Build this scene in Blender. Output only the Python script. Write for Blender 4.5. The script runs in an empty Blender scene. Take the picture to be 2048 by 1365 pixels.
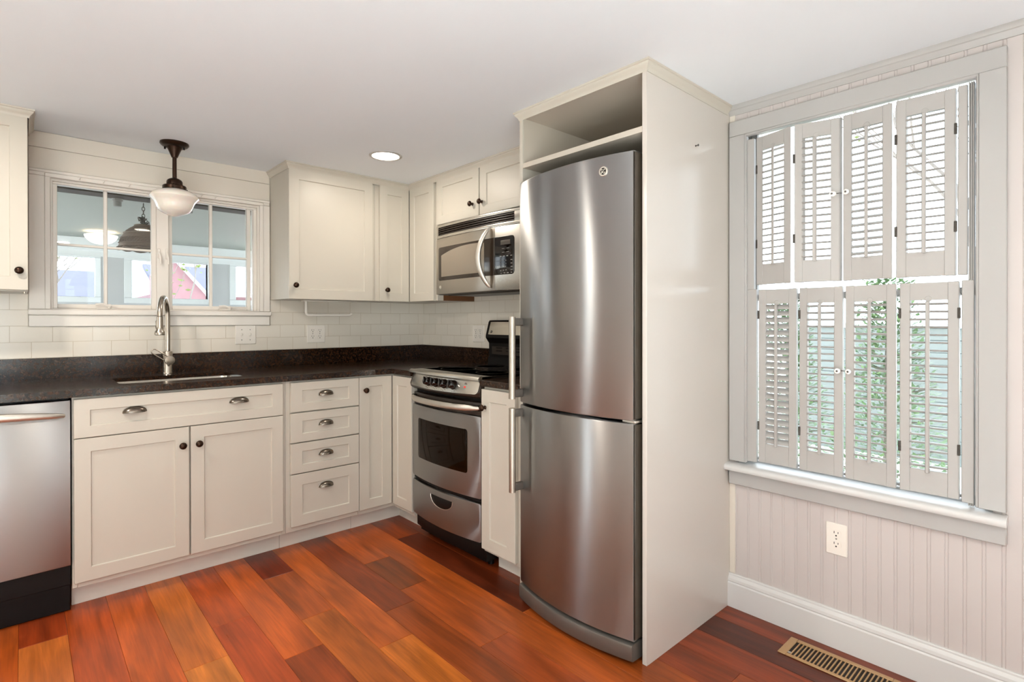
import bpy, bmesh, math, random
from mathutils import Matrix, Vector
random.seed(7)
SC = bpy.context.scene
COL = SC.collection
PI = math.pi

# ------------------------------------------------------------------ camera
cam_d = bpy.data.cameras.new('camera')
cam_d.sensor_width = 36.0
cam_d.lens = 36.0 * 1077.354 / 2048.0
cam_d.shift_y = (646.33 - 682.5) / 2048.0
cam_d.clip_start = 0.02
cam_d.clip_end = 200
cam = bpy.data.objects.new('camera', cam_d)
COL.objects.link(cam)
yaw, pit, rol = math.radians(42.2663), math.radians(-0.1985), math.radians(-0.0653)
fw = Vector((math.sin(yaw) * math.cos(pit), math.cos(yaw) * math.cos(pit), math.sin(pit)))
rt = Vector((math.cos(yaw), -math.sin(yaw), 0)); up = rt.cross(fw)
r2 = rt * math.cos(rol) + up * math.sin(rol); u2 = -rt * math.sin(rol) + up * math.cos(rol)
cam.matrix_world = Matrix(((r2.x, u2.x, -fw.x, -2.2224), (r2.y, u2.y, -fw.y, -3.425), (r2.z, u2.z, -fw.z, 1.1908), (0, 0, 0, 1)))
SC.camera = cam

# ------------------------------------------------------------------ world and exposure
wd = bpy.data.worlds.new('overcast_sky'); SC.world = wd; wd.use_nodes = True
bg = wd.node_tree.nodes['Background']
bg.inputs[0].default_value = (0.89, 0.96, 1.03, 1); bg.inputs[1].default_value = 5.0
SC.view_settings.view_transform = 'Standard'; SC.view_settings.look = 'None'
SC.view_settings.gamma = 1.0; SC.view_settings.use_curve_mapping = False
SC.view_settings.exposure = 0.04
LAMP_W = 15.0            # each recessed ceiling lamp
LAMP_COL = (1.0, 0.90, 0.78)
sun_d = bpy.data.lights.new('sun', 'SUN'); sun_d.energy = 42.0; sun_d.angle = math.radians(2); sun_d.color = (0.96, 1.0, 1.04)  # added sun, its patch on the unseen floor covering lifts the ceiling
sun = bpy.data.objects.new('sun', sun_d); sun.rotation_euler = Vector((.06, .78, -.62)).to_track_quat('-Z', 'Y').to_euler(); sun.location = (-4, -12, 12); COL.objects.link(sun)
cy = SC.cycles
cy.use_guiding = True; cy.use_surface_guiding = True
cy.max_bounces = 10; cy.diffuse_bounces = 5; cy.glossy_bounces = 4; cy.transmission_bounces = 6; cy.transparent_max_bounces = 12
cy.sample_clamp_indirect = 60.0; cy.use_denoising = True; cy.caustics_reflective = False; cy.caustics_refractive = False

# ------------------------------------------------------------------ materials
def lin(h):
    h = h.lstrip('#'); c = [int(h[i:i + 2], 16) / 255 for i in (0, 2, 4)]
    return tuple(x / 12.92 if x <= .04045 else ((x + .055) / 1.055) ** 2.4 for x in c) + (1,)
def mat(name, col, rough=.5, metal=0, coat=0, spec=.5, noise=0, nscale=40, bump=0, bscale=60, **kw):
    m = bpy.data.materials.new(name); m.use_nodes = True
    nt = m.node_tree; b = nt.nodes['Principled BSDF']
    c = lin(col) if isinstance(col, str) else tuple(col) + ((1,) if len(col) == 3 else ())
    b.inputs['Base Color'].default_value = c
    b.inputs['Roughness'].default_value = rough; b.inputs['Metallic'].default_value = metal
    b.inputs['Coat Weight'].default_value = coat; b.inputs['Specular IOR Level'].default_value = spec
    for k, v in kw.items(): b.inputs[k.replace('_', ' ')].default_value = v
    if noise or bump:
        tc = nt.nodes.new('ShaderNodeTexCoord')
        n = nt.nodes.new('ShaderNodeTexNoise'); n.inputs['Scale'].default_value = nscale; n.inputs['Detail'].default_value = 3
        nt.links.new(tc.outputs['Object'], n.inputs['Vector'])
        if noise:
            mx = nt.nodes.new('ShaderNodeMix'); mx.data_type = 'RGBA'
            mx.inputs[6].default_value = tuple(x * (1 - noise) for x in c[:3]) + (1,); mx.inputs[7].default_value = tuple(min(1, x * (1 + noise)) for x in c[:3]) + (1,)
            nt.links.new(n.outputs['Fac'], mx.inputs[0]); nt.links.new(mx.outputs[2], b.inputs['Base Color'])
        if bump:
            n2 = nt.nodes.new('ShaderNodeTexNoise'); n2.inputs['Scale'].default_value = bscale; n2.inputs['Detail'].default_value = 2
            nt.links.new(tc.outputs['Object'], n2.inputs['Vector'])
            bp = nt.nodes.new('ShaderNodeBump'); bp.inputs['Strength'].default_value = bump; bp.inputs['Distance'].default_value = .002
            nt.links.new(n2.outputs['Fac'], bp.inputs['Height']); nt.links.new(bp.outputs['Normal'], b.inputs['Normal'])
    return m
def nodes(m): return m.node_tree.nodes, m.node_tree.links, m.node_tree.nodes['Principled BSDF']
def glow(name, col, s):
    m = mat(name, col); b = m.node_tree.nodes['Principled BSDF']
    b.inputs['Emission Color'].default_value = lin(col); b.inputs['Emission Strength'].default_value = s
    return m
def steel(name, col, rough, aniso=.98, rot=0.25, streak=.012):
    m = mat(name, col, rough, 1.0); N, L, b = nodes(m)
    tc = N.new('ShaderNodeTexCoord'); mp = N.new('ShaderNodeMapping')
    mp.inputs['Scale'].default_value = (3, 3, 900)
    L.new(tc.outputs['Object'], mp.inputs['Vector'])
    n = N.new('ShaderNodeTexNoise'); n.inputs['Scale'].default_value = 1; n.inputs['Detail'].default_value = 2
    L.new(mp.outputs['Vector'], n.inputs['Vector'])
    mr = N.new('ShaderNodeMapRange'); mr.inputs['To Min'].default_value = rough * .97; mr.inputs['To Max'].default_value = rough * 1.03
    L.new(n.outputs['Fac'], mr.inputs['Value']); L.new(mr.outputs['Result'], b.inputs['Roughness'])
    c = lin(col)
    mx = N.new('ShaderNodeMix'); mx.data_type = 'RGBA'
    mx.inputs[6].default_value = tuple(x * (1 - streak) for x in c[:3]) + (1,); mx.inputs[7].default_value = tuple(x * (1 + streak) for x in c[:3]) + (1,)
    L.new(n.outputs['Fac'], mx.inputs[0]); L.new(mx.outputs[2], b.inputs['Base Color'])
    tg = N.new('ShaderNodeTangent'); tg.direction_type = 'RADIAL'; tg.axis = 'Z'
    L.new(tg.outputs['Tangent'], b.inputs['Tangent'])
    b.inputs['Anisotropic'].default_value = aniso; b.inputs['Anisotropic Rotation'].default_value = rot
    return m

M = {}
M['cream'] = mat('cream_cabinet_paint', '#c7c1b5', .38, noise=.025, nscale=5, bump=.05, bscale=40)
M['cream_side'] = mat('glossy_cream_panel_paint', '#cec7bf', .3, coat=.55, Coat_Roughness=.16, noise=.02, nscale=3)
M['niche'] = mat('cream_niche_paint', '#c6bdb0', .5, noise=.03, nscale=5)
M['wall_cream'] = mat('cream_wall_paint', '#dfd7cb', .45, noise=.02, nscale=3, bump=.06, bscale=25)
M['trim_lifted'] = mat('white_trim_paint_lifted', '#d6d5d4', .32, noise=.02, nscale=6, bump=.06, bscale=30)  # lighter copy of the trim paint, stands in for light low on the wall
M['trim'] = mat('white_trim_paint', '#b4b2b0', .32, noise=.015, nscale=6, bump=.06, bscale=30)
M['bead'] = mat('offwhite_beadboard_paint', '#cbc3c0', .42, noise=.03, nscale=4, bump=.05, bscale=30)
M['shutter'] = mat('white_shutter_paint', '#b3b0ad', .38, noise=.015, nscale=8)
M['winwhite'] = mat('white_window_paint', '#e9e3db', .35, noise=.015, nscale=8)
M['ceiling'] = mat('ceiling_paint', '#e8edf2', .8, noise=.02, nscale=2, bump=.08, bscale=18)
M['bronze'] = mat('dark_bronze', '#3a2a20', .3, .85, noise=.2, nscale=30)
M['pull'] = mat('dark_nickel_pull', '#7b7268', .24, .95, noise=.1, nscale=30)
M['fixture'] = mat('oil_rubbed_bronze', '#3a2a20', .34, .8, noise=.15, nscale=20)
M['steel'] = steel('brushed_steel', '#a2a2a2', .31)
M['steel_dw'] = steel('brushed_steel_warm', '#a2a1a0', .31)
M['steel_mw'] = steel('brushed_steel_microwave', '#c9c1b6', .32)
M['steel_light'] = steel('satin_steel', '#d0ccc4', .25, .4)
M['bar'] = mat('bright_steel_bar', '#d3cec5', .4, 1.0, noise=.05, nscale=60)
M['nickel'] = mat('brushed_nickel', '#b9b0a4', .26, 1.0, noise=.04, nscale=60)
M['black'] = mat('black_plastic', '#0d0908', .45, spec=.22, noise=.1, nscale=40)
M['blackgloss'] = mat('black_glass', '#0d0806', .06, spec=.6, noise=.1, nscale=10)
M['brownglass'] = mat('smoked_brown_glass', '#150b04', .06, spec=.1, noise=.1, nscale=10)
M['meshglass'] = mat('screened_oven_glass', '#8d8273', .22, spec=.5, noise=.04, nscale=200)
M['winglass'] = mat('dark_smoked_glass', '#32281f', .12, spec=.5, noise=.05, nscale=20)
M['barsat'] = mat('satin_steel_bar', '#b0a79b', .32, 1.0, noise=.05, nscale=60)
M['dkbrown'] = mat('dark_bronze_plastic', '#261c15', .35, noise=.08, nscale=40)
M['greyplastic'] = mat('grey_plastic', '#8c8a86', .4, noise=.04, nscale=30)
M['postgrey'] = mat('dark_grey_cast_metal', '#6f6a64', .4, .6, noise=.05, nscale=30)
M['sidegrey'] = mat('dark_grey_enamel', '#40382f', .4, noise=.05, nscale=30)
M['outlet'] = mat('white_outlet_plastic', '#efe9e0', .3, noise=.01, nscale=30)
M['slot'] = mat('dark_slot', '#241d18', .6, noise=.1, nscale=60)
M['brownwood'] = mat('bare_brown_wood', '#6b4426', .55, noise=.25, nscale=25)
M['porcelain'] = mat('white_porcelain', '#f4f1ee', .12, coat=.4, noise=.01, nscale=30)
M['iron'] = mat('dark_iron_hinge', '#55504b', .45, .6, noise=.2, nscale=80)
M['register'] = mat('tan_enamel', '#b08c62', .38, noise=.06, nscale=30)
M['milk'] = mat('milk_glass', '#f3ece3', .12, coat=.6, Subsurface_Weight=.25, noise=.01, nscale=10)
M['lens'] = glow('frosted_lamp_lens', '#fff4e2', 14.0)
M['bowl'] = glow('lit_white_glass', '#fff6ea', 1.1)
M['marking'] = mat('pale_print', '#d8d2c6', .5, noise=.01, nscale=50)
M['red'] = glow('red_indicator', '#d8302a', .6)
M['yellow'] = mat('amber_print', '#d0862c', .5, noise=.02, nscale=50)
M['toe'] = mat('toe_kick_paint', '#dcd6cc', .45, noise=.05, nscale=9)
M['porch_ceiling'] = mat('grey_porch_ceiling', '#9da19b', .6, noise=.03, nscale=8)
M['porch_wall'] = mat('pale_grey_clapboard', '#c6c8cb', .6, noise=.03, nscale=8)
M['porch_white'] = mat('white_porch_trim', '#e9edf0', .4, noise=.01, nscale=8)
M['beam'] = mat('dark_beam', '#4a433d', .7, noise=.2, nscale=14)
M['wicker'] = mat('brown_wicker', '#6b5c50', .75, noise=.25, nscale=120)
M['brick'] = mat('rose_brick', '#a07880', .8, noise=.2, nscale=8)
M['roof'] = mat('slate_shingle', '#6c6b80', .8, noise=.12, nscale=6)
M['siding'] = mat('pale_blue_siding', '#868e8d', .6, noise=.08, nscale=3)
M['leaf'] = mat('shrub_leaf', '#7c986f', .5, noise=.3, nscale=14)
M['leafpale'] = mat('spring_leaf', '#7d8c4a', .5, noise=.2, nscale=14)
M['bark'] = mat('grey_bark', '#8a827c', .8, noise=.2, nscale=14)
M['bounce_rug'] = mat('pale_bounce_rug', '#e2e2e0', .9, noise=.06, nscale=60)  # made-up floor covering, kept pale to reflect light upward
M['bounce_ground'] = mat('pale_bounce_paving', '#d6d2c8', .9, noise=.3, nscale=3)  # ground made pale so daylight bounces up through the unseen windows
M['grout_dark'] = mat('dark_subfloor', '#2a1209', .7, noise=.1, nscale=20)

def mk_glass():
    m = mat('window_glass', (1, 1, 1), .0)
    N, L, b = nodes(m); out = N['Material Output']
    t = N.new('ShaderNodeBsdfTransparent'); t.inputs[0].default_value = (.96, .98, .98, 1)
    g = N.new('ShaderNodeBsdfGlossy'); g.inputs['Roughness'].default_value = .02
    tc = N.new('ShaderNodeTexCoord'); n = N.new('ShaderNodeTexNoise'); n.inputs['Scale'].default_value = 30
    L.new(tc.outputs['Object'], n.inputs['Vector'])
    mr = N.new('ShaderNodeMapRange'); mr.inputs['To Min'].default_value = .01; mr.inputs['To Max'].default_value = .03
    L.new(n.outputs['Fac'], mr.inputs['Value']); L.new(mr.outputs['Result'], g.inputs['Roughness'])
    fr = N.new('ShaderNodeFresnel'); fr.inputs['IOR'].default_value = 1.3
    mx = N.new('ShaderNodeMixShader')
    L.new(fr.outputs[0], mx.inputs[0]); L.new(t.outputs[0], mx.inputs[1]); L.new(g.outputs[0], mx.inputs[2])
    L.new(mx.outputs[0], out.inputs['Surface'])
    return m
M['glass'] = mk_glass()

def mk_granite():
    m = mat('tan_brown_granite', '#140c08', .17, spec=.4); N, L, b = nodes(m)
    tc = N.new('ShaderNodeTexCoord')
    def noise(s, d=3):
        n = N.new('ShaderNodeTexNoise'); n.inputs['Scale'].default_value = s; n.inputs['Detail'].default_value = d
        L.new(tc.outputs['Object'], n.inputs['Vector']); return n
    def ramp(src, stops):
        r = N.new('ShaderNodeValToRGB'); e = r.color_ramp.elements
        while len(e) < len(stops): e.new(.5)
        for x, (p, c) in zip(e, stops): x.position = p; x.color = c
        L.new(src, r.inputs[0]); return r
    v = N.new('ShaderNodeTexVoronoi'); v.inputs['Scale'].default_value = 170; L.new(tc.outputs['Object'], v.inputs['Vector'])
    n1 = noise(85, 5); n2 = noise(300, 2)
    base = ramp(n1.outputs['Fac'], [(.36, lin('#0c0705')), (.52, lin('#24150d')), (.62, lin('#38210f')), (.72, lin('#2a1a12'))])
    fleck = ramp(n2.outputs['Fac'], [(.62, (0, 0, 0, 1)), (.72, (1, 1, 1, 1))])
    mx = N.new('ShaderNodeMix'); mx.data_type = 'RGBA'; L.new(fleck.outputs[0], mx.inputs[0]); L.new(base.outputs[0], mx.inputs[6]); mx.inputs[7].default_value = lin('#644933')
    bright = ramp(v.outputs['Color'], [(.955, (0, 0, 0, 1)), (.965, (1, 1, 1, 1))])
    m2 = N.new('ShaderNodeMath'); m2.operation = 'MULTIPLY'; L.new(bright.outputs[0], m2.inputs[0])
    vd = N.new('ShaderNodeMath'); vd.operation = 'LESS_THAN'; vd.inputs[1].default_value = .28; L.new(v.outputs['Distance'], vd.inputs[0]); L.new(vd.outputs[0], m2.inputs[1])
    mx2 = N.new('ShaderNodeMix'); mx2.data_type = 'RGBA'; L.new(m2.outputs[0], mx2.inputs[0]); L.new(mx.outputs[2], mx2.inputs[6]); mx2.inputs[7].default_value = lin('#b9a48e')
    L.new(mx2.outputs[2], b.inputs['Base Color'])
    return m
M['granite'] = mk_granite()

def mk_tile(axis):
    m = mat('subway_tile_' + axis, '#e9e2d6', .16, coat=.2); N, L, b = nodes(m)
    tc = N.new('ShaderNodeTexCoord'); sp = N.new('ShaderNodeSeparateXYZ'); cb = N.new('ShaderNodeCombineXYZ')
    L.new(tc.outputs['Object'], sp.inputs[0])
    def off(o, v):
        a = N.new('ShaderNodeMath'); a.operation = 'ADD'; a.inputs[1].default_value = v; L.new(o, a.inputs[0]); return a.outputs[0]
    L.new(off(sp.outputs['X' if axis == 'x' else 'Y'], 3.0 * .1525 * 8 + (.0 if axis == 'x' else .03) + .056 - .0765), cb.inputs[0])
    L.new(off(sp.outputs['Z'], -1.0165), cb.inputs[1])
    br = N.new('ShaderNodeTexBrick'); L.new(cb.outputs[0], br.inputs['Vector'])
    br.inputs['Scale'].default_value = 1; br.inputs['Brick Width'].default_value = .1525; br.inputs['Row Height'].default_value = .0765
    br.inputs['Mortar Size'].default_value = .0011; br.inputs['Mortar Smooth'].default_value = .3; br.offset = .5
    br.inputs['Color1'].default_value = lin('#e8e1d5'); br.inputs['Color2'].default_value = lin('#e4dccf'); br.inputs['Mortar'].default_value = lin('#c9bba6')
    L.new(br.outputs['Color'], b.inputs['Base Color'])
    bp = N.new('ShaderNodeBump'); bp.inputs['Strength'].default_value = .6; bp.inputs['Distance'].default_value = .0012; bp.invert = True
    L.new(br.outputs['Fac'], bp.inputs['Height']); L.new(bp.outputs['Normal'], b.inputs['Normal'])
    return m
M['tile_x'] = mk_tile('x'); M['tile_y'] = mk_tile('y')

def mk_floor():
    m = mat('brazilian_cherry', '#a04a1c', .3, coat=.10, Coat_Roughness=.14, spec=.35); N, L, b = nodes(m)
    at = N.new('ShaderNodeAttribute'); at.attribute_name = 'plank'
    tc = N.new('ShaderNodeTexCoord')
    sep = N.new('ShaderNodeSeparateColor'); L.new(at.outputs['Color'], sep.inputs[0])
    at2 = N.new('ShaderNodeAttribute'); at2.attribute_name = 'seed'
    ad = N.new('ShaderNodeVectorMath'); ad.operation = 'ADD'; L.new(tc.outputs['Object'], ad.inputs[0])
    sc = N.new('ShaderNodeVectorMath'); sc.operation = 'SCALE'; sc.inputs['Scale'].default_value = 37.0; L.new(at2.outputs['Color'], sc.inputs[0]); L.new(sc.outputs[0], ad.inputs[1])
    def grain(scale, detail, dist):
        mp = N.new('ShaderNodeMapping'); mp.inputs['Scale'].default_value = scale; L.new(ad.outputs[0], mp.inputs['Vector'])
        n = N.new('ShaderNodeTexNoise'); n.inputs['Scale'].default_value = 1; n.inputs['Detail'].default_value = detail; n.inputs['Distortion'].default_value = dist
        L.new(mp.outputs[0], n.inputs['Vector']); return n
    g1 = grain((14, 1.6, 1), 4, 1.6); g2 = grain((150, 5, 1), 3, .4); g3 = grain((5, .8, 1), 2, 2.4)
    def mul(a, f, lo, hi):
        mr = N.new('ShaderNodeMapRange'); mr.inputs['From Min'].default_value = .3; mr.inputs['From Max'].default_value = .7
        mr.inputs['To Min'].default_value = lo; mr.inputs['To Max'].default_value = hi; L.new(f, mr.inputs['Value'])
        mx = N.new('ShaderNodeMix'); mx.data_type = 'RGBA'; mx.blend_type = 'MULTIPLY'; mx.inputs[0].default_value = 1
        L.new(a, mx.inputs[6]); L.new(mr.outputs['Result'], mx.inputs[7]); return mx.outputs[2]
    c = mul(at.outputs['Color'], g1.outputs['Fac'], .72, 1.22)
    c = mul(c, g2.outputs['Fac'], .86, 1.12)
    c = mul(c, g3.outputs['Fac'], .75, 1.25)
    L.new(c, b.inputs['Base Color'])
    mr = N.new('ShaderNodeMapRange'); mr.inputs['To Min'].default_value = .24; mr.inputs['To Max'].default_value = .4
    L.new(g1.outputs['Fac'], mr.inputs['Value']); L.new(mr.outputs['Result'], b.inputs['Roughness'])
    bp = N.new('ShaderNodeBump'); bp.inputs['Strength'].default_value = .08; bp.inputs['Distance'].default_value = .001
    L.new(g2.outputs['Fac'], bp.inputs['Height']); L.new(bp.outputs['Normal'], b.inputs['Normal'])
    return m
M['floor'] = mk_floor()

# ------------------------------------------------------------------ mesh helpers
FW = Matrix.Identity(4)
def FY(x=0, y=0, z=0):   # u -> +X, v -> +Z, n -> -Y
    return Matrix(((1, 0, 0, x), (0, 0, -1, y), (0, 1, 0, z), (0, 0, 0, 1)))
def FX(x=0, y=0, z=0):   # u -> -Y, v -> +Z, n -> -X
    return Matrix(((0, 0, -1, x), (-1, 0, 0, y), (0, 1, 0, z), (0, 0, 0, 1)))

class MB:
    def __init__(s, Mx=FW): s.bm = bmesh.new(); s.M = Mx
    def vert(s, p): return s.bm.verts.new(s.M @ Vector(p))
    def poly(s, pts):
        vs = [s.vert(p) for p in pts]; return s.bm.faces.new(vs)
    def box(s, a0, a1, b0, b1, c0, c1, bev=0, seg=1):
        a0, a1 = sorted((a0, a1)); b0, b1 = sorted((b0, b1)); c0, c1 = sorted((c0, c1))
        v = [s.vert((a, b, c)) for a in (a0, a1) for b in (b0, b1) for c in (c0, c1)]
        F = [s.bm.faces.new([v[i] for i in f]) for f in ((0, 1, 3, 2), (4, 6, 7, 5), (0, 4, 5, 1), (2, 3, 7, 6), (0, 2, 6, 4), (1, 5, 7, 3))]
        if bev > 0:
            bev = min(bev, .45 * min(a1 - a0, b1 - b0, c1 - c0))
            es = list({e for f in F for e in f.edges})
            bmesh.ops.bevel(s.bm, geom=es, offset=bev, segments=seg, affect='EDGES', profile=.5)
        return s
    def ring(s, loops, cap0=True, cap1=True, closed=True):
        """skin consecutive loops of points (lists of equal length)"""
        L = [[s.vert(p) for p in lp] for lp in loops]
        for A, B in zip(L, L[1:]):
            n = len(A)
            for i in range(n if closed else n - 1):
                j = (i + 1) % n
                try: s.bm.faces.new((A[i], A[j], B[j], B[i]))
                except ValueError: pass
        if cap0 and len(L[0]) > 2: s.bm.faces.new(list(reversed(L[0])))
        if cap1 and len(L[-1]) > 2: s.bm.faces.new(L[-1])
        return s
    def prism(s, pts2, axis, d0, d1):
        """extrude a 2D polygon along axis (0,1,2); the polygon uses the two other coordinates in order"""
        def P(p, d):
            q = list(p); q.insert(axis, d); return tuple(q)
        return s.ring([[P(p, d0) for p in pts2], [P(p, d1) for p in pts2]])
    def frame_of(s, d):
        d = Vector(d).normalized(); a = Vector((0, 0, 1)) if abs(d.z) < .9 else Vector((1, 0, 0))
        x = a.cross(d).normalized(); return x, d.cross(x), d
    def lathe(s, prof, c=(0, 0, 0), axis=(0, 0, 1), seg=24):
        """prof: list of (r, h) along axis from c"""
        x, y, d = s.frame_of(axis); c = Vector(c); loops = []
        for r, h in prof:
            r = max(r, 1e-5)
            loops.append([tuple(c + d * h + (x * math.cos(2 * PI * i / seg) + y * math.sin(2 * PI * i / seg)) * r) for i in range(seg)])
        return s.ring(loops)
    def cyl(s, p0, p1, r0, r1=None, seg=16):
        p0, p1 = Vector(p0), Vector(p1); r1 = r0 if r1 is None else r1
        return s.lathe([(r0, 0), (r1, (p1 - p0).length)], p0, p1 - p0, seg)
    def tube(s, pts, r, seg=12, closed=False, flat=1.0):
        pts = [Vector(p) for p in pts]; n = len(pts); loops = []
        rr = r if isinstance(r, (list, tuple)) else [r] * n
        px = None
        for i, p in enumerate(pts):
            a = pts[(i - 1) % n] if (closed or i > 0) else p; b = pts[(i + 1) % n] if (closed or i < n - 1) else p
            d = (b - a).normalized()
            if px is None: x, y, _ = s.frame_of(d)
            else:
                x = (px - d * px.dot(d)).normalized(); y = d.cross(x)
            px = x
            loops.append([tuple(p + (x * math.cos(2 * PI * k / seg) + y * math.sin(2 * PI * k / seg) * flat) * rr[i]) for k in range(seg)])
        if closed: loops.append(loops[0])
        return s.ring(loops, not closed, not closed)
    def sphere(s, c, r, seg=14, rings=8, sc=(1, 1, 1)):
        loops = []
        for j in range(1, rings):
            t = PI * j / rings
            loops.append([(c[0] + r * sc[0] * math.sin(t) * math.cos(2 * PI * i / seg), c[1] + r * sc[1] * math.sin(t) * math.sin(2 * PI * i / seg), c[2] - r * sc[2] * math.cos(t)) for i in range(seg)])
        return s.ring(loops)
    def sweep(s, path, prof, side=1):
        """profile (out, z) swept along an xy path with mitred corners; side=+1 means out is to the right of travel"""
        P = [Vector(p) for p in path]; loops = []
        for i, p in enumerate(P):
            ns = []
            for a, b in ((i - 1, i), (i, i + 1)):
                if 0 <= a and b < len(P):
                    d = (P[b] - P[a]).normalized(); ns.append(Vector((d.y, -d.x)) * side)
            m = ns[0] if len(ns) == 1 else (ns[0] + ns[1]) / (1 + ns[0].dot(ns[1]))
            loops.append([(p.x + m.x * o, p.y + m.y * o, z) for o, z in prof])
        return s.ring(loops)
    def bow(s, us, vlo, vhi, nb, nf, bev=.004):
        """slab whose front follows nf(u); vlo(u), vhi(u) give its height range"""
        loops = []
        for u in us:
            a, b, f = vlo(u), vhi(u), nf(u)
            e = min(bev, (b - a) * .4)
            loops.append([(u, a, nb), (u, a, f - e), (u, a + e * .3, f - e * .3), (u, a + e, f), (u, b - e, f), (u, b - e * .3, f - e * .3), (u, b, f - e), (u, b, nb)])
        return s.ring(loops)
    def build(s, name, m, parent=None, smooth=38, recalc=True):
        bmesh.ops.remove_doubles(s.bm, verts=s.bm.verts, dist=1e-6)
        if recalc: bmesh.ops.recalc_face_normals(s.bm, faces=s.bm.faces)
        me = bpy.data.meshes.new(name); s.bm.to_mesh(me); s.bm.free()
        for mm in (m if isinstance(m, list) else [m]): me.materials.append(M[mm] if isinstance(mm, str) else mm)
        if smooth:
            me.shade_smooth(); me.set_sharp_from_angle(angle=math.radians(smooth))
        o = bpy.data.objects.new(name, me); COL.objects.link(o)
        if parent is not None:
            o.parent = parent
            o.matrix_parent_inverse = Matrix.Translation(parent.location).inverted() if parent.type == 'EMPTY' and parent.rotation_euler.z == 0 else Matrix.Identity(4)
        return o
def struct(o): o['kind'] = 'structure'; return o
def thing(name, loc, label, cat, group=None):
    o = bpy.data.objects.new(name, None); o.location = loc; o.empty_display_size = .1; COL.objects.link(o)
    return tag(o, label, cat, group)
def tag(o, label, cat, group=None):
    o['label'] = label; o['category'] = cat
    if group: o['group'] = group
    return o
def plabel(o, t): o['label'] = t; return o

def shaker(name, Mx, u0, u1, v0, v1, n0, parent, m='cream', st=.052, rec=.007, t=.02, rail=None):
    """frame-and-panel door front; n0 is its back plane"""
    rail = rail or st
    b = MB(Mx); n1 = n0 + t; c = .0015; sl = .003
    def loop(du, dv, n): return [(u0 + du, v0 + dv, n), (u1 - du, v0 + dv, n), (u1 - du, v1 - dv, n), (u0 + du, v1 - dv, n)]
    b.ring([loop(0, 0, n0), loop(0, 0, n1 - c), loop(c, c, n1), loop(st, rail, n1), loop(st + sl, rail + sl, n1 - rec)])
    return b.build(name, m, parent, smooth=20)
def knob(Mx, u, v, n, parent, r=.0155, m='bronze'):
    b = MB(Mx)
    b.lathe([(.0085, 0), (.0095, .002), (.006, .005), (.0052, .011), (.007, .014), (r * .75, .0165), (r, .021), (r * .97, .0255), (r * .75, .030), (r * .35, .0325), (0, .033)], (u, v, n), (0, 0, 1), 20)
    return b.build('knob', m, parent, 45)
def cup_pull(Mx, u, v, n, parent, w=.042, h=.025, d=.024):
    b = MB(Mx); nu, nt = 24, 8
    for ww, hh, dd in ((w, h, d), (w - .002, h - .002, d - .002)):
        b.ring([[(u - ww * math.cos(PI * i / nu), v - .011 + hh * (math.sin(PI * i / nu) ** .8) * math.cos(PI / 2 * j / nt), n + .0006 + dd * (math.sin(PI * i / nu) ** .8) * math.sin(PI / 2 * j / nt)) for i in range(nu + 1)] for j in range(nt + 1)], False, False, closed=False)
    b.ring([[(u - (w + .002) * math.cos(PI * i / nu), v - .011 + (h + .002) * math.sin(PI * i / nu) ** .8, n) for i in range(nu + 1)], [(u - (w + .002) * math.cos(PI * i / nu), v - .011 + (h + .002) * math.sin(PI * i / nu) ** .8, n + .002) for i in range(nu + 1)], [(u - w * math.cos(PI * i / nu), v - .011 + h * math.sin(PI * i / nu) ** .8, n + .003) for i in range(nu + 1)]], False, False, closed=False)
    return b.build('cup_pull', 'pull', parent, 60)
def rr(u0, u1, v0, v1, r, n=6):
    """rounded rectangle outline"""
    pts = []
    for cx, cyy, a0 in ((u1 - r, v0 + r, -90), (u1 - r, v1 - r, 0), (u0 + r, v1 - r, 90), (u0 + r, v0 + r, 180)):
        for k in range(n + 1):
            a = math.radians(a0 + 90 * k / n); pts.append((cx + r * math.cos(a), cyy + r * math.sin(a)))
    return pts
def rrbox(b, u0, u1, v0, v1, n0, n1, r, e=.0015):
    A = rr(u0, u1, v0, v1, r); B = rr(u0 + e, u1 - e, v0 + e, v1 - e, max(r - e, .0005))
    b.ring([[(p[0], p[1], n0) for p in A], [(p[0], p[1], n1 - e) for p in A], [(p[0], p[1], n1) for p in B]])
def roundcols(u0, u1, v0, v1, r, k=20):
    """columns for MB.bow giving a rounded-corner patch"""
    us = sorted({round(u0 + (u1 - u0) * i / k, 6) for i in range(k + 1)} | {round(u0 + r * (1 - math.cos(a * PI / 12)), 6) for a in range(7)} | {round(u1 - r * (1 - math.cos(a * PI / 12)), 6) for a in range(7)})
    def ins(u):
        d = min(u - u0, u1 - u)
        if d >= r: return 0
        return r - math.sqrt(max(0, r * r - (r - d) ** 2)) if d > 1e-6 else r - 1e-4
    return us, (lambda u: v0 + ins(u)), (lambda u: v1 - ins(u))
def zc(x, y): return 2.093 + .0045 * y - .004 * x      # the slightly sagging ceiling

# ================================================================== room shell
XL, YF = -4.2, -5.3
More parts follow.
